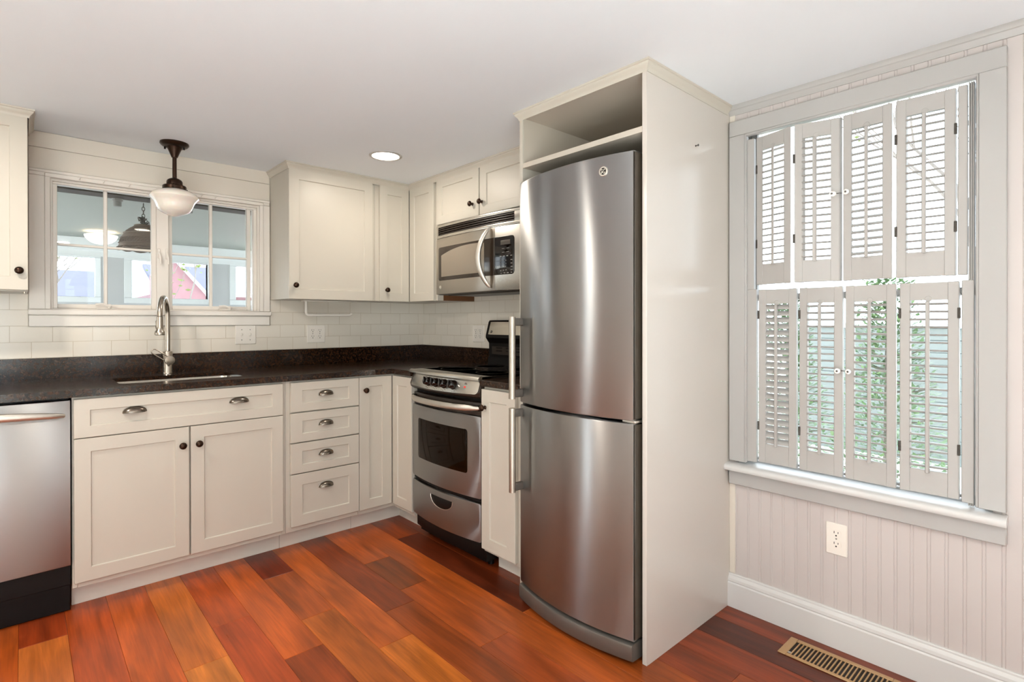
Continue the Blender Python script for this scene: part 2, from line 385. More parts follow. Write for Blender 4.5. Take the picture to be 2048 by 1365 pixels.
# floor: planks along Y
b = MB(); bm = b.bm
lay_c = bm.loops.layers.float_color.new('plank'); lay_s = bm.loops.layers.float_color.new('seed')
PLK = {0: [(-.99, '#a8501f'), (-1.33, '#7a3a16'), (-1.893, '#a34c1b'), (-3.1, '#96431a'), (-4.3, '#8a3a16')],
       1: [(-1.447, '#843a1a'), (-2.6, '#8c4016'), (-4, '#a04c1c')],
       2: [(-1.653, '#b3571f'), (-2.9, '#b5611f'), (-4.2, '#8a3a16')],
       3: [(-.825, '#772b12'), (-1.277, '#a44e1e'), (-2.5, '#a6551d'), (-4, '#8a4016')],
       4: [(-1.487, '#b85620'), (-2.7, '#8b3c16'), (-4.4, '#a0461a')],
       5: [(-1.10, '#ac4a1b'), (-2.3, '#a5441a'), (-4.4, '#b05a1e')],
       6: [(-1.325, '#b56023'), (-2.4, '#bd6c28'), (-4.1, '#9a4519')],
       7: [(-1.9, '#b4521d'), (-3.2, '#a84c1c')], 8: [(-1.6, '#b04a1a'), (-3, '#8c3c18')],
       9: [(-.775, '#9c3c16'), (-2.2, '#bb642a'), (-4, '#a04a1c')], 10: [(-1.9, '#b5521c')],
       -1: [(-2.4, '#a8501d'), (-3.9, '#7c3516')], -2: [(-.83, '#8c3c14'), (-1.826, '#5e2611'), (-3.3, '#9a491a'), (-4.8, '#803a18')],
       -3: [(-2.6, '#803616'), (-4, '#93431a')], -4: [(-2.9, '#87391a'), (-4.5, '#6c2d14')], -5: [(-3.4, '#4f2113')], -6: [(-3.5, '#7c3417')]}
pool = ['#a8501f', '#8a3a16', '#b5601f', '#7a3315', '#9c4519', '#b05420']
for k in range(-8, 25):
    xr = -.85 - .1387 * k; xl = xr - .1387
    if xr < XL: break
    xl = max(xl, XL); 
    if xl > .12: continue
    xr = min(xr, .12)
    segs = PLK.get(k, []); y0 = .12
    lst = []
    for ye, c in segs: lst.append((y0, ye, c)); y0 = ye
    while y0 > YF:
        ye = max(YF, y0 - random.uniform(.7, 1.5)); lst.append((y0, ye, random.choice(pool))); y0 = ye
    g = .0004
    for ya, yb, c in lst:
        col = lin(c); sd = (random.random(), random.random(), random.random(), 1)
        x0, x1, a0, a1 = xl + g, xr - g, yb + g, ya - g; e = .0012
        lo = [(x0, a0, -.004), (x1, a0, -.004), (x1, a1, -.004), (x0, a1, -.004)]
        hi = [(x0, a0, -e * .6), (x1, a0, -e * .6), (x1, a1, -e * .6), (x0, a1, -e * .6)]
        tp = [(x0 + e, a0 + e, 0), (x1 - e, a0 + e, 0), (x1 - e, a1 - e, 0), (x0 + e, a1 - e, 0)]
        n0 = len(bm.faces); b.ring([lo, hi, tp], False); bm.faces.ensure_lookup_table()
        for f in bm.faces[n0:]:
            for l in f.loops: l[lay_c] = col; l[lay_s] = sd
n0 = len(bm.faces); b.box(XL - .1, .12, YF - .1, .12, -.12, -.004); bm.faces.ensure_lookup_table()
for f in bm.faces[n0:]:
    f.material_index = 1
    for l in f.loops: l[lay_c] = lin('#2a1209'); l[lay_s] = (0, 0, 0, 1)
struct(b.build('floor', ['floor', 'grout_dark'], smooth=20))

# ceiling (slightly out of level)
b = MB()
c4 = [(XL - .1, YF - .1), (.12, YF - .1), (.12, .12), (XL - .1, .12)]
b.ring([[(x, y, zc(x, y)) for x, y in c4], [(x, y, 2.3) for x, y in c4]])
struct(b.build('ceiling', 'ceiling'))

# back wall (sink wall): faces -Y at y=0, opening for the window and, far left, a glazed door
WX0, WX1, WZ0, WZ1 = -2.125, -1.165, 1.245, 1.885
DX0, DX1 = -.52, -.06      # glazed door of the left wall (y range)
b = MB()
H = 2.14
b.box(XL - .1, WX0, 0, .12, 0, H)
b.box(WX0, WX1, 0, .12, 0, WZ0); b.box(WX0, WX1, 0, .12, WZ1, H); b.box(WX1, .12, 0, .12, 0, H)
struct(b.build('wall_back', 'wall_cream'))

# right wall: plain behind the cabinets, beadboard beyond the refrigerator enclosure
BX = -.025; RY0, RY1, RZ0, RZ1 = -3.163, -2.437, .598, 1.952
OY0, OY1, OZ1 = -3.196, -2.402, 2.012      # rough opening behind the casing
b = MB(); b.box(0, .12, -2.3665, 0, 0, H)
def bead_profile(ya, yb):
    pts = [(BX, ya)]; g = -2.3955
    while g > yb:
        for off in (0, -.0085):
            c = g + off
            if ya - .004 > c > yb + .004: pts += [(BX, c + .0017), (BX + .0017, c), (BX, c - .0017)]
        g -= .0456
    pts += [(BX, yb), (.12, yb), (.12, ya)]
    return pts
for ya, yb, za, zb in ((-2.367, OY1, 0, H), (OY1, OY0, 0, RZ0), (OY1, OY0, OZ1, H), (OY0, YF, 0, H)):
    b.prism(bead_profile(ya, yb), 2, za, zb)
struct(b.build('wall_right', 'bead', smooth=25))
# left and front walls, behind the camera, with windows added to light the room
b = MB(); b.box(XL - .1, XL, YF, -5.2, 0, H); b.box(XL - .1, XL, -5.2, -4.0, 0, .35); b.box(XL - .1, XL, -5.2, -4.0, 2.02, H); b.box(XL - .1, XL, -4.0, DX0, 0, H); b.box(XL - .1, XL, DX0, DX1, 2.0, H); b.box(XL - .1, XL, DX1, 0, 0, H)
struct(b.build('wall_left', 'wall_cream'))
b = MB(); b.box(XL - .1, -4.1, YF - .1, YF, 0, H)
for x0, x1 in ((-4.1, -3.2), (-3.1, -2.3), (-1.62, -1.44)): b.box(x0, x1, YF - .1, YF, 0, .25); b.box(x0, x1, YF - .1, YF, 2.04, H)
b.box(-3.2, -3.1, YF - .1, YF, 0, H); b.box(-2.3, -1.62, YF - .1, YF, 0, H); b.box(-1.44, .12, YF - .1, YF, 0, H)
struct(b.build('wall_front', 'wall_cream'))

# baseboard of the right wall
b = MB()
b.prism([(BX, 0), (-.045, 0), (-.045, .098), (-.0435, .101), (-.041, .103), (-.043, .108), (-.0415, .118), (-.036, .126), (-.034, .128), (-.034, .1335), (-.031, .1365), (BX, .1365)], 1, YF, -2.3672)
struct(b.build('baseboard_right', 'trim_lifted', smooth=25))
# corner batten between enclosure and beadboard, and the ceiling moulding
b = MB(); b.box(BX - .004, BX, -2.391, -2.3675, .137, .515, .001); b.box(BX - .004, BX, -2.391, -2.3675, 2.016, 2.056, .001)
struct(b.build('trim_1', 'wall_cream'))
b = MB(); loops = []
for y in (-2.3675, YF):
    z = zc(-.04, y)
    loops.append([(x, y, zz + z) for x, zz in ((BX, -.038), (-.030, -.038), (-.032, -.033), (-.038, -.024), (-.040, -.020), (-.043, -.018), (-.046, -.012), (-.047, -.004), (-.047, .0), (BX, .0))])
b.ring(loops); struct(b.build('trim_2', 'trim', smooth=25))
# frieze boards above the sink window
b = MB(); b.box(-2.2, -1.107, -.006, 0, 2.0245, 2.099, .001); b.box(-2.2, -1.107, -.010, 0, 1.920, 2.0225, .0015)
struct(b.build('trim_3', 'wall_cream'))
# tiles
b = MB(); b.box(-3.0, 0, -.008, 0, 1.0165, 1.165); b.box(-3.0, -2.203, -.008, 0, 1.165, 1.32); b.box(-1.105, 0, -.008, 0, 1.165, 1.34)
struct(b.build('trim_4', 'tile_x'))
b = MB(); b.box(-.008, 0, -1.728, -.008, .93, 1.37)
struct(b.build('trim_5', 'tile_y'))

# ================================================================== sink window (window_1)
w1 = struct(bpy.data.objects.new('window_1', None)); w1.location = (-1.645, 0, 1.245); COL.objects.link(w1)
b = MB(FY())
# casing: head, right leg with stepped moulding, left leg
b.box(-2.2, -1.109, 1.888, 1.918, 0, .016, .003); b.box(-2.2, WX0, 1.250, 1.888, 0, .016, .002); b.box(WX1, -1.109, 1.250, 1.888, 0, .016, .002)
b.box(WX1 - .004, WX1 + .018, 1.250, 1.888, .016, .022, .003); b.box(WX0 - .018, WX0 + .004, 1.250, 1.888, .016, .022, .003); b.box(WX0 - .018, WX1 + .018, 1.883, 1.905, .016, .024, .004)
b.box(-2.2, -1.109, 1.905, 1.9195, .016, .022, .004)
b.build('casing', 'winwhite', w1)
b = MB(FY())   # jamb lining
b.box(WX0 - .001, WX0 + .012, WZ0 + .01, WZ1 - .012, -.115, .0); b.box(WX1 - .012, WX1 + .001, WZ0 + .01, WZ1 - .012, -.115, .0); b.box(WX0 - .001, WX1 + .001, WZ1 - .012, WZ1 + .001, -.115, .0); b.box(WX0 - .001, WX1 + .001, WZ0 - .001, WZ0 + .01, -.115, .0)
b.box(WX1 - .03, WX1 - .012, WZ0 + .01, WZ1 - .024, -.03, -.012, .002); b.box(WX0 + .012, WX0 + .03, WZ0 + .01, WZ1 - .024, -.03, -.012, .002); b.box(WX0 + .012, WX1 - .012, WZ1 - .0241, WZ1 - .0119, -.031, -.011, .002)
b.box(-1.686, -1.63, WZ0, WZ1, -.075, -.012, .002)   # centre mullion
b.build('window_frame', 'winwhite', w1)
b = MB(FY()); b.box(-2.203, -1.106, 1.2225, 1.2495, 0, .034, .004); b.box(WX0, WX1, 1.2225, 1.2495, -.03, .0)
b.build('window_stool', 'winwhite', w1)
b = MB(FY()); b.box(-2.201, -1.112, 1.167, 1.2225, .0, .02, .003); b.build('window_apron', 'winwhite', w1)
for (gl, gr, mid, mz) in ((-2.097, -1.706, -1.904, 1.573), (-1.609, -1.225, -1.4175, 1.566)):
    b = MB(FY()); z0, z1 = 1.2785, 1.867; n0, n1 = -.066, -.038
    b.box(gl - .022, gl, 1.256, 1.875, n0, n1, .002); b.box(gr, gr + .022, 1.256, 1.875, n0, n1, .002)
    b.box(gl, gr, 1.256, z0, n0, n1, .002); b.box(gl, gr, z1, 1.875, n0, n1, .002)
    b.box(mid - .0085, mid + .0085, z0, z1, n0 + .004, n1 - .001, .003); b.box(gl - .002, gr + .002, mz - .006, mz + .006, n0 + .006, n1 - .0035, .002)
    s_ = b.build('sash', 'winwhite', w1)
    b = MB(FY()); b.box(gl - .004, gr + .004, z0 - .004, z1 + .004, -.054, -.051); b.build('pane', 'glass', s_)
    s2 = -1 if gl < -2 else 1
    b = MB(FY())   # casement crank at the foot of the sash
    cx = gl + (.195 if s2 < 0 else .27)
    b.box(cx - .045, cx + .045, 1.2495, 1.262, -.03, .0, .004); b.cyl((cx + .01, 1.256, -.01), (cx + .01, 1.275, .006), .009); b.tube([(cx + .01, 1.270, .004), (cx - .02, 1.280, .008), (cx - .048, 1.276, .006)], [.006, .005, .006], 8)
    b.build('crank', 'winwhite', s_)
    b = MB(FY())   # lock lever beside the mullion
    lx = -1.640 if s2 > 0 else -1.676
    b.box(lx - .007, lx + .007, 1.53, 1.585, -.014, -.006, .003); b.tube([(lx, 1.565, -.006), (lx + .004, 1.54, .006), (lx + .006, 1.50, .008)], [.005, .005, .004], 8)
    b.build('lock_lever', 'winwhite', s_)
for i, (hx, hz) in enumerate(((-2.012, 1.891), (-1.917, 1.891), (-1.812, 1.891), (-1.478, 1.893), (-1.408, 1.893))):
    b = MB(FY()); b.cyl((hx, hz, .024), (hx, hz, .030), .004, seg=10); b.tube([(hx, hz, .029), (hx, hz + .001, .036), (hx + .004, hz + .006, .040), (hx + .002, hz + .011, .037)], .0017, 8)
    o = b.build('curtain_hook', 'winwhite')
    tag(o, 'small white curtain hook on the sink window head, %s from the left' % ('first', 'second', 'third', 'fourth', 'fifth')[i], 'hook', 'curtain hooks above the sink window')

# ================================================================== shutter window (window_2)
w2 = struct(bpy.data.objects.new('window_2', None)); w2.location = (BX, -2.8, .6); COL.objects.link(w2)
b = MB()
b.box(-.045, BX, -3.228, RY0, .612, RZ1, .002); b.box(-.045, BX, RY1, -2.3725, .612, RZ1, .002); b.box(-.045, BX, -3.228, -2.3725, RZ1, 2.0145, .002)
for y0, y1, z0, z1 in ((RY0 - .002, RY0 + .007, .612, RZ1), (RY1 - .007, RY1 + .002, .612, RZ1)): b.box(-.043, -.02, y0, y1, z0, z1, .003)
b.box(-.043, -.02, RY0, RY1, RZ1 - .009, RZ1 + .002, .003)
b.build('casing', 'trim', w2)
b = MB(); b.prism([(-.076, .577), (-.079, .583), (-.079, .593), (-.074, .599), (-.06, .6025), (.1, .6045), (.1, .577)], 1, -3.231, -2.3675); b.build('window_stool', 'trim_lifted', w2, smooth=50)
b = MB(); b.box(-.048, BX, -3.229, -2.3725, .514, .577, .003); b.build('window_apron', 'trim', w2)
b = MB()   # jambs
b.box(BX + .003, .118, OY1 - .006, OY1, .609, OZ1); b.box(BX + .003, .118, OY0, OY0 + .006, .609, OZ1); b.box(BX + .003, .118, OY0 + .006, OY1 - .006, OZ1 - .006, OZ1)
b.box(-.030, -.012, -2.4695, RY1 + .002, 1.318, 1.930, .0015); b.box(-.030, -.012, -2.4795, RY1 + .002, .618, 1.318, .0015)
b.box(-.030, -.012, -3.135, -3.1115, 1.335, 1.932, .0015); b.box(-.030, -.012, -3.152, -3.1215, .618, 1.318, .0015)
for k in range(3): b.box(-.026, .0, -3.141 - .005 * k, -3.137 - .005 * k, .609, 1.938, .0012)
b.build('window_frame', 'shutter', w2)
for zz0, zz1, xx in ((.611, 1.30, .066), (1.275, 2.005, .098)):
    b = MB(); y0, y1 = OY0 + .0065, OY1 - .0065; w_ = .024
    b.box(xx - .014, xx + .014, y0, y0 + w_, zz0, zz1, .003); b.box(xx - .014, xx + .014, y1 - w_, y1, zz0, zz1, .003); b.box(xx - .014, xx + .014, y0 + w_, y1 - w_, zz0, zz0 + (.009 if zz0 < 1 else .025), .002); b.box(xx - .014, xx + .014, y0 + w_, y1 - w_, zz1 - .022, zz1, .003)
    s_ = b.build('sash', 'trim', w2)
    b = MB(); b.box(xx - .002, xx + .002, y0 + .020, y1 - .020, zz0 + (.007 if zz0 < 1 else .022), zz1 - .020); b.build('pane', 'glass', s_)

def shutter(p0, p1, z0, z1, lz0, lz1, tilt, label, hinge0, hinge1, knob_end=None, zoff=0):
    """one louvred shutter leaf from p0 to p1 (xy); p0 is the end nearer the refrigerator"""
    P0, P1 = Vector(p0), Vector(p1); w = (P1 - P0).length; d = (P1 - P0) / w
    out = Vector((-abs(d.y), d.x if d.y < 0 else -d.x))
    if out.x > 0: out = -out
    o = bpy.data.objects.new('shutter_panel', None); o.location = (P0.x, P0.y, z0); o.empty_display_size = .1; COL.objects.link(o)
    tag(o, label, 'shutter', 'louvred window shutters')
    Mx = Matrix(((d.x, 0, out.x, P0.x), (d.y, 0, out.y, P0.y), (0, 1, 0, 0), (0, 0, 0, 1)))
    t = .018; st = .029; g = .0006
    # stiles reach the panel edges; rails between
    b = MB(Mx)
    b.box(g, st, z0, z1, -t, 0, .002); b.box(w - st, w - g, z0, z1, -t, 0, .002)
    b.box(st - .0005, w - st + .0005, z0 + .001, lz0, -t + .0008, -.0008, .0008); b.box(st - .0005, w - st + .0005, lz1, z1 - .001, -t + .0008, -.0008, .0008)
    um = w * .5
    b.lathe([(.0095, 0), (.0095, .0012), (.008, .002)], (um, lz1 + .004, -.0008), (0, 0, 1), 20)
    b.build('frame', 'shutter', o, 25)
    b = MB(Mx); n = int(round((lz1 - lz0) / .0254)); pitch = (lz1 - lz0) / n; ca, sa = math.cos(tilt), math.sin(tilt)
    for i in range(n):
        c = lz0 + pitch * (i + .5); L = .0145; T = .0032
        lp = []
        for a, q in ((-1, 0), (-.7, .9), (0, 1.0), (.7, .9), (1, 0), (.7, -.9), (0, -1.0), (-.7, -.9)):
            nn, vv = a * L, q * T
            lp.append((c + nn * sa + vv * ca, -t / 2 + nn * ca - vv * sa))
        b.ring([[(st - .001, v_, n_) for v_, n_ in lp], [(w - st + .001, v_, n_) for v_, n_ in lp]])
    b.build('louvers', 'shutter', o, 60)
    b = MB(Mx); b.box(um - .0055, um + .0055, lz0 - .006, lz1 - .004, .005, .015, .002); b.build('tilt_rod', 'shutter', o)
    for end, hz in ((0, hinge0), (1, hinge1)):
        for z in (hz or ()):
            u = g if end == 0 else w - g
            b = MB(Mx); b.box(u - .004, u + .004, z - .017, z + .017, -.003, .0015, .0008); b.cyl((u, z - .017, .002), (u, z - .001, .002), .0025, seg=8); b.cyl((u, z + .001, .002), (u, z + .017, .002), .0025, seg=8)
            b.build('hinge', 'iron', o)
    if knob_end is not None:
        u = .013 if knob_end == 0 else w - .013; z = (lz0 + lz1) / 2 + zoff
        b = MB(Mx); b.lathe([(.004, 0), (.004, .008), (.0085, .011), (.0105, .015), (.0095, .019), (.005, .021), (0, .0215)], (u, z, 0), (0, 0, 1), 18)
        k = b.build('knob', 'porcelain', o, 50)
        b = MB(Mx); b.lathe([(.0035, 0), (.0035, .001), (.002, .0016)], (u, z, .0213), (0, 0, 1), 10); b.build('screw', 'iron', k)
        if knob_end == 1:
            b = MB(Mx); b.tube([(u + .004, z, .006), (u + .013, z + .001, .007), (u + .024, z + .001, .006)], .0013, 6); plabel(b.build('hook_latch', 'iron', k), 'dark wire hook')
    return o
UT = [(-.030, -2.479), (-.068, -2.6245), (-.072, -2.637), (-.030, -2.7785), (-.030, -2.7885), (-.041, -2.940), (-.042, -2.950), (-.030, -3.1065)]
tl = ('farthest left, folded at an angle', 'second from the left', 'third from the left', 'farthest right')
for k, tilt in enumerate((-.10, -.02, -.42, -.16)):
    shutter(UT[2 * k], UT[2 * k + 1], 1.335, 1.9305 - (.002 if k < 2 else 0), 1.417, 1.873, tilt, 'upper white louvred shutter leaf, ' + tl[k] + ' in the window',
            ((1.80, 1.50) if k == 0 else (1.80, 1.50) if k in (1,) else (1.80, 1.49) if k == 3 else None), ((1.80, 1.49) if k == 3 else None), {1: 1, 2: 0}.get(k), .006)
LT = [(-.030, -2.487), (-.028, -2.631), (-.028, -2.6405), (-.030, -2.7885), (-.030, -2.7965), (-.038, -2.9515), (-.038, -2.9605), (-.030, -3.1155)]
for k, tilt in enumerate((-.75, .10, .16, .05)):
    shutter(LT[2 * k], LT[2 * k + 1], .6225, 1.316, .700, 1.258, tilt, 'lower white louvred shutter leaf, ' + tl[k].split(',')[0] + ' in the window',
            ((1.215, .77) if k in (0, 1, 3) else None), ((1.215, .78) if k == 3 else None), {1: 1, 2: 0}.get(k), .03)

# ================================================================== base cabinets
DN = .6035                     # back plane of the base doors (n from the wall)
ZT, ZB = .874, .126            # top and bottom of the fronts
def carcass(Mx, u0, u1, parent, n=DN - .0005, top=.8835):
    b = MB(Mx); b.box(u0, u1, .102, top, .012, n, .0012); return b.build('body', 'cream', parent)
def toe(Mx, u0, u1, parent, n=.515):
    b = MB(Mx); b.box(u0, u1, 0, .1015, n - .018, n, .001); return b.build('toe_kick', 'toe', parent)
Y = FY()
c = thing('sink_base_cabinet', (-1.66, -.3, 0), 'wide cream sink base cabinet with two doors and a false drawer front', 'cabinet', 'cream shaker base cabinets')
b = MB(Y); b.box(-2.076, -2.058, .102, .8835, .012, DN - .0005, .0012); b.box(-1.248, -1.228, .102, .8835, .012, DN - .0005, .0012); b.box(-2.058, -1.248, .102, .12, .012, DN - .0005); b.box(-2.058, -1.248, .70, .8835, DN - .02, DN - .0005); b.box(-2.058, -1.248, .12, .70, DN - .003, DN - .0005)
b.build('body', 'cream', c); toe(Y, -2.074, -1.2285, c)
d = shaker('drawer_front', Y, -2.070, -1.245, .7155, ZT, DN, c, rail=.046)
cup_pull(Y, -1.866, .811, DN + .013, d); cup_pull(Y, -1.450, .811, DN + .013, d)
d = shaker('door', Y, -2.070, -1.6625, ZB, .7115, DN, c, st=.054); knob(Y, -1.690, .631, DN + .02, d)
d = shaker('door', Y, -1.6555, -1.245, ZB, .7115, DN, c, st=.054); knob(Y, -1.625, .631, DN + .02, d)
c = thing('drawer_base_cabinet', (-1.02, -.3, 0), 'cream base cabinet with a stack of four drawers', 'cabinet', 'cream shaker base cabinets')
carcass(Y, -1.2275, -.8305, c); toe(Y, -1.2275, -.8305, c)
for z0, z1, pz in ((.722, .874, .808), (.5645, .715, .650), (.4035, .558, .491), (.131, .398, .318)):
    d = shaker('drawer', Y, -1.206, -.832, z0, z1, DN, c, st=.058, rail=.042 if z0 > .2 else .056); cup_pull(Y, -1.020, pz, DN + .013, d, .040)
c = thing('corner_base_cabinet', (-.4, -.4, 0), 'cream corner base cabinet with two narrow doors meeting at the inner corner', 'cabinet', 'cream shaker base cabinets')
b = MB(); k = DN - .0005
b.prism([(-.8295, -.012), (-.8295, -k), (-k, -k), (-k, -.8335), (-.012, -.8335), (-.012, -.012)], 2, .102, .8835); b.build('body', 'cream', c)
b = MB(); b.prism([(-.8295, -.515), (-.515, -.515), (-.515, -.8335), (-.497, -.8335), (-.497, -.497), (-.8295, -.497)], 2, 0, .1015); b.build('toe_kick', 'toe', c)
d = shaker('door', Y, -.8285, -.6265, ZB + .002, ZT, DN, c, st=.06, rail=.052); knob(Y, -.796, .802, DN + .02, d)
X0 = FX()
shaker('door', X0, .6265, .8325, ZB, ZT, DN, c, st=.05, rail=.052)
c = thing('narrow_base_cabinet', (-.3, -1.59, 0), 'narrow cream base cabinet between the range and the refrigerator', 'cabinet', 'cream shaker base cabinets')
carcass(X0, 1.4485, 1.728, c); toe(X0, 1.4485, 1.728, c)
d = shaker('door', X0, 1.450, 1.684, .120, .871, DN, c, st=.056, rail=.056); knob(X0, 1.479, .787, DN + .02, d)

# countertop with upstand and sink cutout
def counter_ring(b, x0, x1, y0, y1, cut, r):
    cu = rr(*cut, r, 5); cxm, cym = (cut[0] + cut[1]) / 2, (cut[2] + cut[3]) / 2
    outer = []
    for p in cu:
        dx, dy = p[0] - cxm, p[1] - cym
        outer.append([min(max(cxm + dx * 3, x0), x1) if abs(dx) > 1e-6 else p[0], min(max(cym + dy * 6, y0), y1)])
    corners = [(x1, y0), (x1, y1), (x0, y1), (x0, y0)]; n = 6
    for q, c_ in enumerate(corners): outer[q * n + 3] = list(c_)
    out3 = lambda z: [(p[0], p[1], z) for p in outer]
    in3 = lambda z: [(p[0], p[1], z) for p in cu]
    b.ring([out3(.884), out3(.914), in3(.914), in3(.896), out3(.884)], False, False)
c = tag(bpy.data.objects.new('countertop', None), 'dark brown granite countertop along the sink wall turning the corner to the range', 'countertop', 'granite countertops'); c.location = (-1.2, -.3, .884); COL.objects.link(c)
b = MB(); K = .631
counter_ring(b, -1.985, -1.315, -K + .004, -.02, (-1.905, -1.398, -.492, -.190), .03)
b.prism([(-1.985, -K), (-1.985, -K + .004), (-1.315, -K + .004), (-1.315, -K)], 2, .884, .914)
b.prism([(-2.95, -.008), (-2.95, -K), (-1.985, -K), (-1.985, -.008)], 2, .884, .914)
b.prism([(-1.985, -.008), (-1.985, -.02), (-1.315, -.02), (-1.315, -.008)], 2, .884, .914)
b.prism([(-1.315, -.008), (-1.315, -K), (-K, -K), (-K, -.8345), (-.008, -.8345), (-.008, -.008)], 2, .884, .914)
b.build('worktop', 'granite', c, 20)
b = MB(); b.prism([(-2.95, -.0085), (-2.95, -.028), (-.028, -.028), (-.028, -.8345), (-.0085, -.8345), (-.0085, -.0085)], 2, .9142, 1.016)
b.build('upstand', 'granite', c, 20)
c = tag(bpy.data.objects.new('countertop', None), 'short dark brown granite countertop between the range and the refrigerator', 'countertop', 'granite countertops'); c.location = (-.3, -1.59, .884); COL.objects.link(c)
b = MB(); b.box(-K, -.008, -1.728, -1.4485, .884, .914, .003); b.build('worktop', 'granite', c, 20)
b = MB(); b.box(-.028, -.0085, -1.728, -1.4485, .9142, 1.016, .002); b.build('upstand', 'granite', c, 20)

# sink bowl
b = MB(); cu = rr(-1.912, -1.391, -.500, -.183, .035, 6); ci = rr(-1.900, -1.403, -.485, -.195, .05, 6); cf = rr(-1.935, -1.368, -.515, -.165, .04, 6)
b.ring([[(p[0], p[1], .8835) for p in cf], [(p[0], p[1], .895) for p in cu], [(p[0], p[1], .75) for p in ci], [(p[0], p[1], .735) for p in rr(-1.87, -1.433, -.44, -.24, .05, 6)]], False, True)
o = b.build('kitchen_sink', 'steel_light', recalc=False); tag(o, 'undermount stainless steel sink set in the granite below the window', 'sink')

# faucet
f = thing('kitchen_faucet', (-1.649, -.06, .914), 'brushed nickel pull-down gooseneck faucet standing behind the sink', 'faucet')
fx, fy = -1.649, -.06; dv = Vector((-.33, -.944)).normalized(); R_ = .098
b = MB(); b.lathe([(.0245, .914), (.0245, .920), (.0225, .923), (.0225, 1.028), (.021, 1.031), (.0135, 1.032)], (fx, fy, 0), (0, 0, 1), 24)
b.build('base_body', 'nickel', f)
pts = [(fx, fy, 1.0325), (fx, fy, 1.10), (fx, fy, 1.17)]
for k in range(0, 17):
    a = PI - PI * k / 16; pts.append((fx + dv.x * (R_ + R_ * math.cos(a)), fy + dv.y * (R_ + R_ * math.cos(a)), 1.216 + R_ * math.sin(a)))
hx, hy = fx + dv.x * 2 * R_, fy + dv.y * 2 * R_
b = MB(); b.tube(pts, .0125, 16); b.build('spout', 'nickel', f, 60)
b = MB(); b.lathe([(.0125, 0), (.0148, .001), (.015, .02), (.0155, .05), (.0165, .068), (.0225, .076), (.0235, .082), (.0235, .090), (.020, .093), (.014, .0925), (0, .092)], (hx, hy, 1.2155), (0, 0, -1), 24)
sp = b.build('spray_head', 'nickel', f, 35)
b = MB(); b.box(hx - .018, hx - .012, hy - .006, hy + .006, 1.155, 1.195, .002); b.build('spray_button', 'nickel', sp)
b = MB(); ax = Vector((.10, -1, 0)).normalized()
b.lathe([(.016, 0), (.018, .006), (.018, .020), (.0235, .023), (.0245, .030), (.0235, .036), (.012, .038), (0, .038)], (fx, fy - .006, .985), tuple(ax), 24)
b.build('handle_hub', 'nickel', f)
b = MB(); q0 = Vector((fx + .0025, fy - .026, .985)); dl = Vector((-.80, 0, .58)).normalized(); nl = Vector((.58, 0, .80)).normalized()
loop = []
for k in range(9): a = -PI / 2 + PI * k / 8; loop.append(q0 + dl * (.082 + .013 * math.cos(a)) + nl * .013 * math.sin(a))
loop = [q0 + nl * -.013] + loop + [q0 + nl * .013]
b.tube(loop, .003, 8); b.build('lever_handle', 'nickel', f, 60)

# ================================================================== upper cabinets
UN = .300                      # back plane of the upper doors
UZ0, UZ1 = 1.319, 2.062
CROWN = [(0, -.036), (.002, -.036), (.003, -.030), (.008, -.022), (.014, -.016), (.016, -.012), (.016, -.008), (.020, -.006), (.021, 0), (0, 0)]
def crown(path, side, parent, m='cream', dz=.0005):
    b = MB(); P = [Vector(p) for p in path]; loops = []
    for i, p in enumerate(P):
        ns = []
        for a, q in ((i - 1, i), (i, i + 1)):
            if 0 <= a and q < len(P):
                d_ = (P[q] - P[a]).normalized(); ns.append(Vector((d_.y, -d_.x)) * side)
        m_ = ns[0] if len(ns) == 1 else (ns[0] + ns[1]) / (1 + ns[0].dot(ns[1]))
        loops.append([(p.x + m_.x * o, p.y + m_.y * o, z + zc(p.x, p.y) - dz) for o, z in CROWN])
    b.ring(loops); return b.build('crown_moulding', m, parent, 30)
def shell(b, x0, x1, y0, y1, z0=UZ0 + .001, z1=2.088):
    b.box(x0, x1, y0, y1, z0, z1, .001)
c = thing('upper_cabinet', (-2.5, -.15, UZ0), 'cream upper cabinet left of the sink window, cut by the picture edge', 'cabinet', 'cream shaker upper cabinets')
b = MB(); shell(b, -2.80, -2.2035, -UN + .0005, -.0005, z1=2.092); b.build('body', 'cream', c)
d = shaker('door', Y, -2.795, -2.2035, UZ0 + .007, 2.074, UN, c, st=.056, rail=.056); knob(Y, -2.232, 1.408, UN + .02, d)
crown([(-2.80, -.318), (-2.200, -.318), (-2.200, -.0065)], 1, c, dz=.0005)
b = MB(); b.cyl((-2.215, -.29, 1.312), (-2.215, -.29, 1.32), .006, seg=10); b.build('screw_cap', 'nickel', c)
c = thing('upper_cabinet', (-.83, -.15, UZ0), 'cream upper cabinet with one wide door right of the sink window', 'cabinet', 'cream shaker upper cabinets')
b = MB(); shell(b, -1.1045, -.5615, -UN + .0005, -.0085); b.build('body', 'cream', c)
d = shaker('door', Y, -1.1045, -.5835, UZ0, UZ1, UN, c, st=.057, rail=.057); knob(Y, -1.072, 1.397, UN + .02, d)
crown([(-1.106, -.0065), (-1.106, -.318), (-.562, -.318)], 1, c)
c = thing('upper_cabinet', (-.2, -.2, UZ0), 'cream corner upper cabinet with two narrow doors meeting at the inner corner', 'cabinet', 'cream shaker upper cabinets')
b = MB(); k = UN - .0005
b.prism([(-.5610, -.0085), (-.5610, -k), (-k, -k), (-k, -.6185), (-.0085, -.6185), (-.0085, -.0085)], 2, UZ0 + .001, 2.088); b.build('body', 'cream', c)
b = MB(); b.box(-.256, -.010, -.6200, -.6188, 1.3205, 1.362); plabel(b.build('side_panel', 'brownwood', c), 'bare brown wood side')
